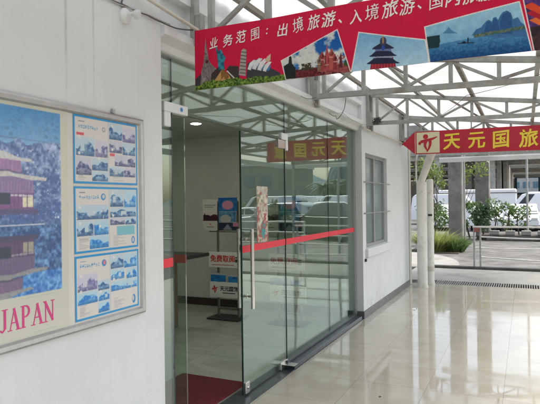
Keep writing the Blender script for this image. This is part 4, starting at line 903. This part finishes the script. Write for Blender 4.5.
cable('loose_wire', [(-1.0, 7.44, 2.72), (-.6, 6.6, 2.80), (.3, 5.9, 2.86), (1.2, 5.3, 2.72)], .003, M['cable'], 'thin wire crossing under the roof sheets on the right', .02)
g = G()
rr = random.Random(5)
for k in range(7):
    pts = []; c = Vector((-1.86, 7.40, 2.70))
    for j in range(9): pts.append(c+Vector((rr.uniform(-.05, .07), rr.uniform(-.03, .03), rr.uniform(-.04, .06))))
    g.tube(pts, .0035, 5)
tag(g.build('wire_bundle', M['cable']), 'tangled bundle of wire at the end of the third truss', 'wire')
a, b = W(363, 128, -1.965), W(402, 143, -1.965)
tag(G().tube([a, b], .014, 10).tube([Vector(a)-Vector((0, .015, 0)), Vector(a)+Vector((0, .03, 0))], .021, 10).build('conduit', M['beige']), 'beige conduit tube fixed high along the side wall above the window', 'conduit')

# ================================================================== DOWNPIPES
dx, dy = -1.728, 10.20
dp = thing('downpipe', 'thick white downpipe with a slanted elbow on top, at the building corner', 'pipe', (dx, dy, 0))
zt_ = on_y(422, 182, dy)[1]
G().tube([(dx, dy, 0), (dx, dy, zt_)], .092, 22).build('pipe', M['white_pvc'], dp)
q1 = on_y(431.5, 153, dy)
G().tube([(dx, dy, zt_-.04), (dx+.005, dy, zt_+.03), (q1[0], dy+.02, q1[1]), (q1[0]+.02, dy+.03, q1[1]+.12)], [.07, .064, .074, .078], 18).build('elbow', M['white_pvc'], dp)
G().tube([(dx, dy, .0), (dx, dy, .03)], .101, 22).build('collar', M['white_pvc'], dp)
g = G().tube([(dx-.075, dy-.09, zt_+.01), (dx-.075, dy-.09, zt_+.36), (dx-.07, dy-.06, zt_+.46), (dx-.05, dy, zt_+.55)], .017, 12).tube([(dx-.075, dy-.09, zt_+.012), (dx-.06, dy-.09, zt_-.01), (dx-.04, dy-.09, zt_-.005), (dx-.02, dy-.07, zt_+.03)], .014, 8)
g.build('thin_inlet_pipe', M['white_pvc'], dp)
ex, ey = on_y(430.7, 250, 10.60)[0], 10.60
dp = thing('downpipe', 'slimmer white downpipe with a black clip, standing behind the thick one', 'pipe', (ex, ey, 0))
G().tube([(ex, ey, .0), (ex, ey, 1.96), (ex, ey, 2.0)], [.064, .064, .05], 20).build('pipe', M['white_pvc'], dp)
for z in (.0, 1.0): G().tube([(ex, ey, z-.012), (ex, ey, z+.05)], .071, 20).build('socket', M['white_pvc'], dp)
G().box(ex-.03, ex+.045, ey-.082, ey-.060, 1.30, 1.335).build('clip', M['black'], dp)
G().tube([(ex, ey, .25), (ex, ey, .34)], .069, 20).build('socket', M['beige'], dp)

# ================================================================== DRAIN GRATINGS
gr0 = None; lab = ['dark metal drain grating beside the downpipe, first of the row', 'second drain grating from the downpipe, across the walkway end', 'third drain grating from the downpipe', 'fourth drain grating from the downpipe, at the right edge', 'fifth drain grating from the downpipe, beyond the right edge']
gm_ = mat('rusty_grating', (.25, .245, .22), .6, .2, .3, 30)
x0 = -1.60
def grating(x, k):
    g = G().box(x+.005, x+.585, 10.69, 10.71, -.05, -.006).box(x+.005, x+.585, 11.19, 11.21, -.05, -.006)
    n = 15
    for i in range(n): xx = x+.008+i*(.557/(n-1)); g.box(xx, xx+.017, 10.711, 11.189, -.045, -.005)
    return tag(g.build('drain_grating', gm_), lab[k], 'drain grating', 'drain gratings across the walkway')
for k in range(5): grating(x0+.6*k, k)
tag(G().box(-1.98, -1.61, 10.69, 11.21, -.02, -.006, bev=.003).build('drain_cover', M['kerb_dark']), 'dark solid drain cover between the wall corner and the gratings', 'drain cover')

# ================================================================== RAILINGS
rl = thing('metal_railing', 'pale metal railing with thin bars across the end of the walkway', 'railing', (-1.1, 13.38, .045))
rm = mat('faded_rail_paint', (.62, .61, .57), .5, .1, .15, 12)
x1 = -1.085
for x in (x1, x1+.135, 1.30): G().tube([(x, 13.38, .046), (x, 13.38, .955)], .022, 12).build('post', M['steel'], rl)
G().box(x1-.03, 1.36, 13.35, 13.41, .945, .985, bev=.006).build('top_rail', rm, rl)
for z0_, z1_ in ((.735, .70), (.475, .49), (.27, .20)):
    g = G().tube([(x1+(.14 if z0_ != .475 else .0), 13.38, z0_), (.0, 13.38, (z0_+z1_)/2-.012), (1.3, 13.38, z1_)], .015, 8); g.build('rail', rm, rl)
G().box(x1-.005, x1+.12, 13.33, 13.345, .845, .94, bev=.004).build('end_plate', mat('faded_red_plate', (.24, .09, .07), .6, 0, .3, 20), rl)
def yard_rail(x0, y0, x1, y1, label):
    t = thing('yard_railing', label, 'railing', ((x0+x1)/2, (y0+y1)/2, -.14), 'white railings in the parking yard'); L_ = math.hypot(x1-x0, y1-y0); n = max(2, int(L_/2))
    for i in range(n+1):
        x, y = x0+(x1-x0)*i/n, y0+(y1-y0)*i/n; G().tube([(x, y, -.14), (x, y, 1.0)], .03, 8).build('post', rm, t)
    for z in (.30, .65, .98): G().tube([(x0, y0, z), (x1, y1, z)], .028, 8).build('rail', rm, t)
yard_rail(1.9, 15.4, 9.5, 16.4, 'low white tubular railing nearest the walkway, seen reflected in the glass')
yard_rail(4.0, 23.5, 16.0, 24.5, 'low white tubular railing beyond the parked cars, seen reflected in the glass')
tag(G().lathe((-1.09, 4.36, .0), [(.008, 0), (.011, .003), (.007, .006), (.0, .007)], 7).build('dry_leaf', M['bark']), 'tiny dark leaf lying on the glossy tiles', 'leaf')
# ================================================================== PLANTS
def leaves(pts, size, rng, tilt=1.0, asp=.45):
    """one small pointed leaf per point -> verts, faces, shades"""
    V = []; F = []; S = []
    for p in pts:
        d = Vector((rng.normal(), rng.normal(), rng.normal()*tilt-.25)).normalized(); s = size*(.6+.8*rng.random())
        n = d.cross(Vector((rng.normal(), rng.normal(), rng.normal()))).normalized(); w = n*s*asp*.5; b = Vector(p)
        k = len(V); m = b+d*s*.45; V += [b, m-w, b+d*s, m+w]; F.append((k, k+1, k+2, k+3)); c = .55+.9*rng.random(); S.append(c)
    return V, F, S
def leafmesh(name, pts, size, m, parent, rng, tilt=1., asp=.45, data=None):
    V, F, S = data or leaves(pts, size, rng, tilt, asp); off = rootloc(parent) if parent else Vector((0, 0, 0))
    me = bpy.data.meshes.new(name); me.from_pydata([tuple(v-off) for v in V], [], F)
    at = me.color_attributes.new('Col', 'FLOAT_COLOR', 'CORNER'); arr = []
    for f, s in zip(F, S): arr += [s, s, s*.9, 1.]*len(f)
    at.data.foreach_set('color', arr); me.materials.append(m); o = bpy.data.objects.new(name, me); COL.objects.link(o)
    if parent: o.parent = parent
    return o
def tree(name, label, cat, x, y, h, cr, cz, nl, leaf, m, seed, trunk_r=.05, group=None, z0=-.13, clumps=9, flat=.75):
    rng = np.random.default_rng(seed); t = thing(name, label, cat, (x, y, z0), group)
    g = G(); top = Vector((x+rng.normal()*.05*h, y, z0+h*.8)); base = Vector((x, y, z0)); mid = base.lerp(top, .5)+Vector((rng.normal()*.04*h, 0, 0))
    g.tube([base, mid, top], [trunk_r, trunk_r*.7, trunk_r*.3], 8); cc = []
    for k in range(clumps):
        a = rng.random()*2*pi; e = Vector((math.cos(a)*cr*(.35+.65*rng.random()), math.sin(a)*cr*(.35+.65*rng.random()), z0+cz+(rng.random()*2-1)*cr*flat-z0+base.z*0)); 
        c = Vector((x+e.x, y+e.y, z0+cz+(rng.random()*2-1)*cr*flat)); s_ = base.lerp(top, .35+.5*rng.random()); cc.append((c, cr*(.28+.3*rng.random())))
        g.tube([s_, s_.lerp(c, .55)+Vector((0, 0, -.06*h*rng.random())), c], [trunk_r*.4, trunk_r*.25, trunk_r*.1], 5)
    g.build('trunk', M['bark'], t); pts = []
    for i in range(nl):
        c, r_ = cc[int(rng.integers(len(cc)))]; v = Vector((rng.normal(), rng.normal(), rng.normal()*.8))*r_*.55; pts.append(c+v)
    leafmesh('crown', pts, leaf, m, t, rng); return t
tree('young_tree', 'small yellow green tree at the left, between the downpipe and the first concrete pillar', 'tree', -3.45, 23.0, 3.9, .62, 2.75, 620, .15, M['leaf_yellow'], 3, .04, clumps=10, flat=1.)
tree('young_tree', 'small yellow green tree with drooping leaves between the two concrete pillars', 'tree', -2.25, 25.6, 3.9, .85, 2.75, 380, .16, M['leaf_yellow'], 8, .04, clumps=8, flat=.7)
tree('leafy_bush', 'dark green bush at the foot of the young tree on the left', 'bush', -3.5, 23.6, 1.9, .6, 1.1, 700, .14, M['leaf_green'], 12, .03)
tree('leafy_bush', 'dark green bush just right of the first concrete pillar', 'bush', -1.75, 24.6, 1.9, .5, 1.0, 900, .14, M['leaf_dark'], 14, .03)
xs_ = [(474, 'leafy green bush left of the far kerb blocks', 1.5, 600, .45, 'leaf_green'), (483, 'leafy green bush, second along the far kerb', 1.5, 420, .36, 'leaf_green'), (494, 'tall open bush with upright stems, third along the far kerb', 1.9, 330, .4, 'leaf_green'), (509, 'loose open bush with round leaves, fourth along the far kerb', 1.55, 260, .42, 'leaf_green'), (519, 'sparse bush just left of the thin canopy post', 1.4, 260, .4, 'leaf_green')]
for i, (px, lb, h, n, cr, mm) in enumerate(xs_):
    p = on_y(px, 228, 25.5); tree('kerb_bush', lb, 'bush', p[0], 25.5+.15*(i % 2), h, cr, h*.55, n, .15, M[mm], 30+i, .03, 'bushes along the far kerb', z0=.05, clumps=7, flat=1.15)
# long grass round the pillar
def grass(cx, cy, rx, ry, n, h, m, label, seed, sh=1.):
    rng = np.random.default_rng(seed); V = []; F = []; S = []
    for i in range(n):
        a = rng.random()*2*pi; r_ = math.sqrt(rng.random()); b = Vector((cx+rx*r_*math.cos(a), cy+ry*r_*math.sin(a), -.12)); hh_ = h*(.45+.6*rng.random())*(1-.35*r_)
        d = Vector((math.cos(a)*.45+rng.normal()*.25, math.sin(a)*.45+rng.normal()*.25, 1)); w = Vector((rng.normal(), rng.normal(), 0)).normalized()*.011
        k = len(V); m1 = b+d*hh_*.55; tip = b+Vector((d.x*hh_*1.25, d.y*hh_*1.25, hh_*.86)); V += [b-w, b+w, m1+w*.8, m1-w*.8, tip]; F += [(k, k+1, k+2, k+3), (k+3, k+2, k+4)]; c = (.5+.9*rng.random())*sh; S += [c, c]
    o = leafmesh('long_grass', None, 0, m, None, rng, data=(V, F, S)); return tag(o, label, 'grass', kind='stuff')
grass(-2.8, 18.9, .40, .4, 1900, 1.0, M['leaf_grass'], 'long yellow green grass growing left of the concrete pillar', 1)
grass(-2.15, 19.0, .30, .36, 1300, .74, M['leaf_green'], 'darker long grass at the foot of the concrete pillar', 2, 1.0)
# concrete pillars
p = on_y(527.2, 200, 25.1)
tag(G().tube([(p[0], 25.1, .05), (p[0], 25.1, 7)], .045, 10).build('slim_pole', M['concrete']), 'slim grey pole at the right edge, rising behind the railing', 'pole')
def pillar(px0, px1, Y, h, label):
    a, b = on_y(px0, 200, Y)[0], on_y(px1, 200, Y)[0]; t = thing('concrete_pillar', label, 'pillar', ((a+b)/2, Y+(b-a)/2, -.14), 'tall concrete pillars behind the grass')
    G().box(a, b, Y, Y+(b-a), -.14, h, bev=.04).build('shaft', M['pier'], t)
    G().prism([(a, h), (b, h), (b+.7, h+.7), (b+.7, h+1.1), (a-.7, h+1.1), (a-.7, h+.7)], lambda p, q, d: (p, d, q), Y-.002, Y+(b-a)+.002).build('cap', M['concrete'], t)
pillar(448.2, 462.4, 21.5, 8.5, 'nearer stained concrete pillar rising from the grass')
pillar(475.2, 489.5, 27.0, 8.5, 'second stained concrete pillar, farther and to the right')
p = on_y(464.4, 200, 20.4)
tag(G().tube([(p[0], 20.4, -.14), (p[0], 20.4, 5)], .035, 10).build('slim_pole', M['concrete_light']), 'slim pale pole close against the right edge of the nearer concrete pillar', 'pole')
# ================================================================== VIADUCT
vd = thing('road_viaduct', 'grey concrete viaduct with ribbed underside and wide piers beyond the yard', 'viaduct', (0, 75, -.14))
for q0, q1 in ((54, 68), (73, 88), (93, 109)): G().box(-30, 6.5, q0, q1, 6.35, 8.2).build('deck', M['concrete'], vd)
for y in range(54, 109, 4): G().box(-30, 6.5, y, y+.9, 5.45, 6.349 if any(a_ <= y and y+.9 <= b_ for a_, b_ in ((54, 68), (73, 88), (93, 109))) else 6.3).build('cross_beam', M['concrete'], vd)
G().box(-30, 6.5, 53.6, 53.95, 5.9, 8.9).build('parapet', M['concrete_light'], vd)
def pier(px0, px1, Y, dp_):
    a, b = on_y(px0, 180, Y)[0], on_y(px1, 180, Y)[0]; G().box(a, b, Y, Y+dp_, -.14, 5.449, bev=.05).build('pier', M['concrete'], vd)
pier(488, 495, 55.2, 1.4); pier(496.5, 501, 58, 22); pier(503, 507.5, 60, 30); pier(434, 440, 54, 2); pier(466, 472, 60, 2)
# end wall with a framed opening
a, b = on_y(515, 185, 110)[0], on_y(540.5, 185, 110)[0]; zt2, zb2 = on_y(528, 177.5, 110)[1], on_y(528, 192.5, 110)[1]
G().box(-30, a, 110, 110.8, -.14, 5.44).box(b, 6.5, 110, 110.8, -.14, 5.44).box(a+.002, b-.002, 110, 110.8, -.14, zb2).box(a+.002, b-.002, 110, 110.8, zt2, 5.44).build('end_wall', M['concrete'], vd)
fr = G(); t_ = .35
fr.box(a, b, 109.6, 109.98, zb2-t_, zb2).box(a, b, 109.6, 109.98, zt2, zt2+t_).box(a, a+t_, 109.61, 109.97, zb2+.001, zt2-.001).box(b-t_, b, 109.61, 109.97, zb2+.001, zt2-.001)
fr.build('opening_frame', mat('dark_teal_frame', (.03, .07, .09), .5), vd)
# pale building seen through the opening
ob = thing('office_block', 'pale multi-storey building with rows of windows, seen through the far framed opening', 'building', (5, 170, -.14))
G().box(-14, 22, 165, 185, -.14, 16).build('wall', M['brick_grey'], ob)
wmx = mat('blue_window_glass', (.10, .20, .27), .15)
for r_ in range(4):
    for c_ in range(14): G().box(-13+c_*2.5, -11.4+c_*2.5, 164.9, 164.99, 1.2+r_*3.4, 2.9+r_*3.4).build('window', wmx, ob)
# ================================================================== VEHICLES
def car(label, x, y, rz, paint, kind='car', group=None):
    L_, W_, H_ = {'car': (4.4, 1.74, 1.46), 'van': (5.2, 1.85, 2.15), 'suv': (4.6, 1.85, 1.72)}[kind]
    name = {'car': 'parked_car', 'van': 'parked_van', 'suv': 'parked_car'}[kind]
    t = thing(name, label, {'car': 'car', 'van': 'van', 'suv': 'car'}[kind], (0, 0, 0), group)
    hx = L_/2
    if kind == 'car':
        low = [(-hx, .28), (-hx-.02, .55), (-hx+.08, .84), (-hx+.45, .93), (hx-1.35, .95), (hx-.35, .80), (hx-.03, .62), (hx, .30)]; cab = [(-hx+.35, .92), (-hx+.95, 1.40), (-hx+1.6, H_), (-.05, H_-.01), (.55, 1.36), (1.2, .94)]
    elif kind == 'suv':
        low = [(-hx, .32), (-hx-.03, .7), (-hx+.03, 1.02), (-hx+.3, 1.08), (hx-1.3, 1.08), (hx-.3, .98), (hx-.02, .75), (hx, .34)]; cab = [(-hx+.08, 1.06), (-hx+.38, 1.58), (-hx+.8, H_), (-.1, H_-.01), (.45, 1.62), (1.1, 1.07)]
    else:
        low = [(-hx, .3), (-hx-.02, .8), (-hx, 1.1), (-hx+.2, 1.12), (hx-.9, 1.12), (hx-.2, .95), (hx-.02, .75), (hx, .34)]; cab = [(-hx+.02, 1.10), (-hx+.10, 1.95), (-hx+.3, H_), (hx-1.9, H_), (hx-1.5, H_-.1), (hx-.75, 1.10)]
    g = G()
    def loft(prof, w0, w1, zc):     # width narrows with height
        zs = [p[1] for p in prof]; a, b = min(zs), max(zs); v = []
        for s in (-1, 1):
            for p in prof: k = (p[1]-a)/(b-a); v.append((p[0], s*(w0+(w1-w0)*k)/2, p[1]))
        n = len(prof); g.add(v, [tuple(range(n))[::-1], tuple(range(n, 2*n))] + [(i, (i+1) % n, n+(i+1) % n, n+i) for i in range(n)], 0)
    loft(low, W_, W_*.97, 0); loft(cab, W_*.95, W_*.76, 0); bd_ = g.build('body', paint, t)
    bv = bd_.modifiers.new('soft', 'BEVEL'); bv.width = .06; bv.segments = 3; bv.limit_method = 'ANGLE'
    gl = G(); za, zb_ = cab[0][1]+.07, H_-.10
    for s in (-1, 1):
        def Y_(z): k = (z-cab[0][1])/(H_-cab[0][1]); return s*((W_*.95+(W_*.76-W_*.95)*k)/2+.012)
        rear = .55 if kind != 'van' else hx-.1
        x_r = cab[0][0]+.35; x_f = cab[-1][0]-.15
        for (u0, u1) in ((.04, .46), (.50, .94)) if kind != 'van' else ((.80, .95),):
            bl = (x_r+(x_f-x_r)*u0, za); br = (x_r+(x_f-x_r)*u1, za); tl = (cab[2][0]+(cab[3][0]-cab[2][0]+.25)*u0+.02, zb_); tr = (cab[2][0]+(cab[3][0]-cab[2][0]+.25)*u1, zb_)
            q = [bl, br, tr, tl]; v = [(p_[0], Y_(p_[1]), p_[1]) for p_ in q]+[(p_[0], Y_(p_[1])-s*.02, p_[1]) for p_ in q]
            gl.add(v, [(0,1,2,3), (7,6,5,4), (0,1,5,4), (1,2,6,5), (2,3,7,6), (3,0,4,7)])
    # windscreen and rear glass
    for (p0, p1) in (((cab[-1][0], cab[-1][1]), (cab[3][0], cab[3][1])), ((cab[0][0], cab[0][1]), (cab[2][0] if kind == 'car' else cab[1][0], cab[2][1] if kind == 'car' else cab[1][1]))):
        a_ = Vector((p0[0], 0, p0[1])); b_ = Vector((p1[0], 0, p1[1])); d = b_-a_; n_ = Vector((d.z, 0, -d.x)).normalized(); n_ = n_ if n_.x*(1 if p0[0] > 0 else -1) > 0 else -n_
        A_, B_ = a_+d*.14+n_*.05, a_+d*.82+n_*.03
        v = [(A_.x, -W_*.42, A_.z), (A_.x, W_*.42, A_.z), (B_.x, W_*.36, B_.z), (B_.x, -W_*.36, B_.z)]; v += [(q_[0]-n_.x*.04, q_[1], q_[2]-n_.z*.04) for q_ in v]
        gl.add(v, [(0,1,2,3), (7,6,5,4), (0,1,5,4), (1,2,6,5), (2,3,7,6), (3,0,4,7)])
    gl.build('window', M['car_glass'], t)
    for sx in (-1, 1):
        for sy in (-1, 1):
            cx_ = sx*L_*.30; y_ = sy*(W_/2-.19)
            w_ = G().lathe((cx_, y_-.09, .32), [(.24, 0), (.31, .01), (.32, .04), (.32, .17), (.31, .20), (.24, .21)], 20, axis='y').build('wheel', M['rubber'], t)
            G().lathe((cx_, y_+(.02 if sy < 0 else .0)-.09+(-.025 if sy < 0 else .20), .32), [(.20, 0), (.19, .02)], 14, axis='y').build('hubcap', M['alu'], w_)
    for sy in (-1, 1):
        G().box(hx-.12, hx+.0, sy*W_*.36-.16, sy*W_*.36+.16, .60, .74, bev=.02).build('headlight', M['lamp_clear'], t)
        G().box(-hx-.03, -hx+.08, sy*W_*.40-.10, sy*W_*.40+.10, .66, .86, bev=.02).build('tail_light', M['lamp_red'], t)
        G().box(.85, 1.0, sy*(W_/2+.05)-.08, sy*(W_/2+.05)+.08, .98, 1.10, bev=.03).build('wing_mirror', paint, t)
    G().box(-hx-.04, -hx+.02, -.24, .24, .45, .57).build('number_plate', M['blue_pipe'], t)
    t.location = (x, y, -.14); t.rotation_euler = (0, 0, rz); return t
gp = 'vehicles parked under the viaduct'
cx_ = on_y(539, 222, 33.4)[0]
car('white car nearest the thin canopy post at the right edge, beyond the kerb blocks', cx_+1.3, 33.4, pi, M['car_white'], 'car', gp)
specs = [(-4.5, 33.6, -pi/2+.03, 'car', 'white car at the left of the front yard row, seen past the first pillar'), (-2.0, 33.4, -pi/2, 'car', 'white car of the front yard row, behind the second pillar'), (-.1, 34.0, -pi/2-.04, 'car', 'white car of the front yard row, nose towards the bushes'),
         (-4.9, 40.5, .0, 'van', 'white van in the second row, far left'), (.9, 40.2, pi, 'van', 'white van in the second row, above the open bushes'), (6.6, 40.5, .0, 'van', 'white van in the second row, beyond the right edge')]
for x, y, rz, k, lb in specs: car(lb, x, y, rz, M['car_white'], k, gp)
# long low white market tents / boats stand between the rows
def tent(x0, x1, y, z0, z1, label):
    t = thing('white_trailer', label, 'trailer', ((x0+x1)/2, y, -.14), 'long white trailers in the yard')
    G().box(x0, x1, y, y+2.2, z0, z1, bev=.08).build('body', M['car_white'], t); G().box(x0-.03, x1+.03, y-.03, y+2.23, z1-.34, z1-.27).build('dark_trim', M['steel_dark'], t)
    G().box(x0+.1, x1-.1, y+.1, y+2.1, z0-.22, z0-.002).build('chassis', M['black'], t)
    for xx in (x0+1.0, x0+1.9, x1-1.2):
        G().lathe((xx, y-.01, .26), [(.25, 0), (.4, .02), (.4, .2), (.25, .22)], 16, axis='y').build('wheel', M['rubber'], t)
tent(-6.5, -.6, 46.2, .7, 2.42, 'long white trailer on the left at the back of the yard'); tent(.2, 8.0, 48.0-1.4, .7, 2.15, 'long white trailer on the right at the back of the yard')
# vehicles out on the open side, seen in the glass
gp2 = 'cars parked in the open yard'
def rfx(px, Y): x, _ = on_y(px, 200, Y); return 2*XG-x
car('dark green car parked in the open yard, seen in the glass at its right end', rfx(332, 23.5), 23.5, .5, M['car_dark'], 'suv', gp2)
for i, (px, Y, rz, k, pt, lb) in enumerate([(304, 26.0, .2, 'car', 'car_white', 'white car left of the dark green car'), (278, 25.0, .1, 'suv', 'car_silver', 'silver car at the left of the near row'), (352, 31, .15, 'car', 'car_white', 'white car behind the dark green car'), (322, 32.5, .1, 'suv', 'car_white', 'tall white car in the middle of the second row'), (298, 33, .1, 'car', 'car_silver', 'low silver car in the second row'), (270, 34, .1, 'van', 'car_white', 'white van at the left of the second row'),
                                            (340, 37, .1, 'van', 'car_white', 'white van in the third row, right'), (315, 38, .1, 'car', 'car_white', 'white car in the third row, middle'), (292, 38, .1, 'van', 'car_white', 'white van in the third row, left'), (262, 39, .1, 'car', 'car_silver', 'silver car in the third row, far left'), (248, 30, .1, 'car', 'car_white', 'white car at the far left of the second row')]):
    car(lb+', seen in the glass', rfx(px, Y), Y, rz, M[pt], k, gp2)
# sheds and building of the open yard
sh = thing('low_shed', 'low grey walled building with a flat grey roof, seen in the glass', 'building', (rfx(270, 56), 58, -.14))
xa, xb = rfx(298, 56), rfx(246, 56)
G().box(xa, xb, 56, 66, -.14, 2.2).build('wall', M['brick_grey'], sh); G().box(xa-.4, xb+.4, 55.6, 66.4, 2.2, 3.0).build('roof', M['roof_grey'], sh)
for k in range(6): G().box(xa+1+k*2.2, xa+2.2+k*2.2, 55.9, 55.99, .9, 1.8).build('window', wmx, sh)
sh = thing('white_block', 'taller white block beside the grey shed, seen in the glass', 'building', (xb, 62, -.14))
G().box(xb+.8, xb+14, 67, 80, -.14, 6.6).build('wall', M['concrete_light'], sh); G().box(xb+.6, xb+14.2, 66.8, 80.2, 6.6, 6.9).build('parapet', M['white_metal'], sh)
for k in range(5): G().box(xb+2+k*2.4, xb+3.4+k*2.4, 66.9, 66.99, 3.6, 5.2).build('window', wmx, sh)
for i, (px, Y, h, cr, mm) in enumerate([(285, 23, 1.6, .75, 'leaf_dark'), (276, 36, 1.9, .8, 'leaf_dark'), (256, 42, 2.0, .9, 'leaf_green'), (310, 62, 2.8, 1.2, 'leaf_dark'), (319, 66, 3.2, 1.4, 'leaf_dark'), (330, 70, 3.1, 1.4, 'leaf_green'), (341, 66, 3.6, 1.3, 'leaf_dark'), (352, 70, 3.9, 1.5, 'leaf_dark'), (302, 80, 3.2, 1.6, 'leaf_green')]):
    tree('yard_tree', ['round dark tree', 'second dark tree', 'light green tree', 'dark tree by the shed', 'broad dark tree', 'broad light green tree', 'dark tree under the hill', 'tall dark tree under the hill', 'distant light green tree'][i]+'; %s' % ['nearest', 'behind the nearest', 'left of the shed', 'right of the shed', 'second right of the shed', 'third right of the shed', 'left of the peak', 'right of the peak', 'behind the shed'][i], 'tree', rfx(px, Y), Y, h, cr, h*.62, 700, .22+.004*Y, M[mm], 60+i, .1, 'trees beyond the open yard')
def palm(px, Y, h, seed, label):
    rng = np.random.default_rng(seed); x = rfx(px, Y); t = thing('palm_tree', label, 'palm', (x, Y, -.14), 'palms beyond the open yard')
    G().tube([(x, Y, -.14), (x+.1, Y, h*.5), (x+.05, Y, h)], [.22, .15, .12], 8).build('trunk', M['bark'], t); V = []; F = []; S = []
    for k in range(22):
        a = rng.random()*2*pi; el = rng.random()*1.3-.3; L_ = 1.5+.6*rng.random(); prev = Vector((x+.05, Y, h))
        for j in range(5):
            el -= .28; nx_ = prev+Vector((math.cos(a)*math.cos(el), math.sin(a)*math.cos(el), math.sin(el)))*L_/5; sd = Vector((-math.sin(a), math.cos(a), -.4))*.28*(1-j/6)
            k0 = len(V); V += [prev, prev+sd, nx_+sd*.8, nx_, prev-Vector((sd.x, sd.y, -sd.z)), nx_-Vector((sd.x, sd.y, -sd.z))*.8]; F += [(k0, k0+1, k0+2, k0+3), (k0, k0+3, k0+5, k0+4)]; S += [.6+.6*rng.random()]*2; prev = nx_
    leafmesh('crown', None, 0, M['leaf_dark'], t, rng, data=(V, F, S))
palm(324, 48, 3.0, 1, 'bushy palm in front of the dark trees, left of the peak, seen in the glass'); palm(337, 56, 3.7, 2, 'taller palm just left of the peak, seen in the glass'); palm(349, 50, 3.5, 3, 'palm below the peak at the right end of the glass')
lp = thing('yard_lamp_post', 'slim grey lamp post standing in the yard, seen in the glass', 'lamp post', (rfx(339, 17), 17, -.14))
G().tube([(rfx(339, 17), 17, -.14), (rfx(339, 17), 17, 5.2)], [.05, .035], 10).build('pole', M['steel'], lp); G().box(rfx(339, 17)-.1, rfx(339, 17)+.5, 16.92, 17.08, 5.2, 5.28, bev=.02).build('lamp_head', M['white_metal'], lp)
g = G().tube([(rfx(295, 16.6), 16.6, -.14), (rfx(295, 16.6), 16.6, 2.0)], .045, 10); tag(g.build('blue_post', M['blue_pipe']), 'short dark blue post in the yard, seen in the glass', 'post')

# ================================================================== LIGHT, SKY, CAMERA
world = bpy.data.worlds.new('World'); scene.world = world; world.use_nodes = True
nt = world.node_tree; bg = nt.nodes['Background']; sk = nt.nodes.new('ShaderNodeTexSky'); sk.sky_type = 'NISHITA'; sk.sun_disc = False
EL, AZ = math.radians(52), math.radians(60)     # sun direction: elevation, angle from +Y towards +X
sk.sun_elevation = EL; sk.sun_rotation = AZ; sk.dust_density = 4; sk.air_density = 1.2; sk.ozone_density = 1
hs = nt.nodes.new('ShaderNodeHueSaturation'); hs.inputs['Saturation'].default_value = .66; nt.links.new(sk.outputs[0], hs.inputs['Color']); nt.links.new(hs.outputs[0], bg.inputs['Color'])
bg.inputs['Strength'].default_value = .15
sd = bpy.data.lights.new('sun', 'SUN'); sd.energy = 1.5; sd.angle = math.radians(25); sd.color = (1, .985, .96)
so = bpy.data.objects.new('sun', sd); COL.objects.link(so); dv = Vector((math.sin(AZ)*math.cos(EL), math.cos(AZ)*math.cos(EL), math.sin(EL)))
so.rotation_euler = dv.to_track_quat('Z', 'Y').to_euler(); so.location = dv*60
cd = bpy.data.cameras.new('camera'); cam = bpy.data.objects.new('camera', cd); COL.objects.link(cam)
cam.matrix_world = Matrix(((CR.x, CU.x, -CF.x, 0), (CR.y, CU.y, -CF.y, 0), (CR.z, CU.z, -CF.z, H), (0, 0, 0, 1)))
cd.sensor_width = 36; cd.sensor_fit = 'HORIZONTAL'; cd.lens = FOC/540*36; cd.clip_start = .05; cd.clip_end = 3000
scene.camera = cam
vs_ = scene.view_settings; vs_.view_transform = 'Standard'; vs_.look = 'None'; vs_.gamma = 1; vs_.exposure = 1.15; vs_.use_curve_mapping = False
cy = scene.cycles; cy.max_bounces = 10; cy.diffuse_bounces = 5; cy.glossy_bounces = 6; cy.transmission_bounces = 6; cy.transparent_max_bounces = 16
cy.use_denoising = True; cy.caustics_reflective = False; cy.caustics_refractive = False; cy.sample_clamp_indirect = 6
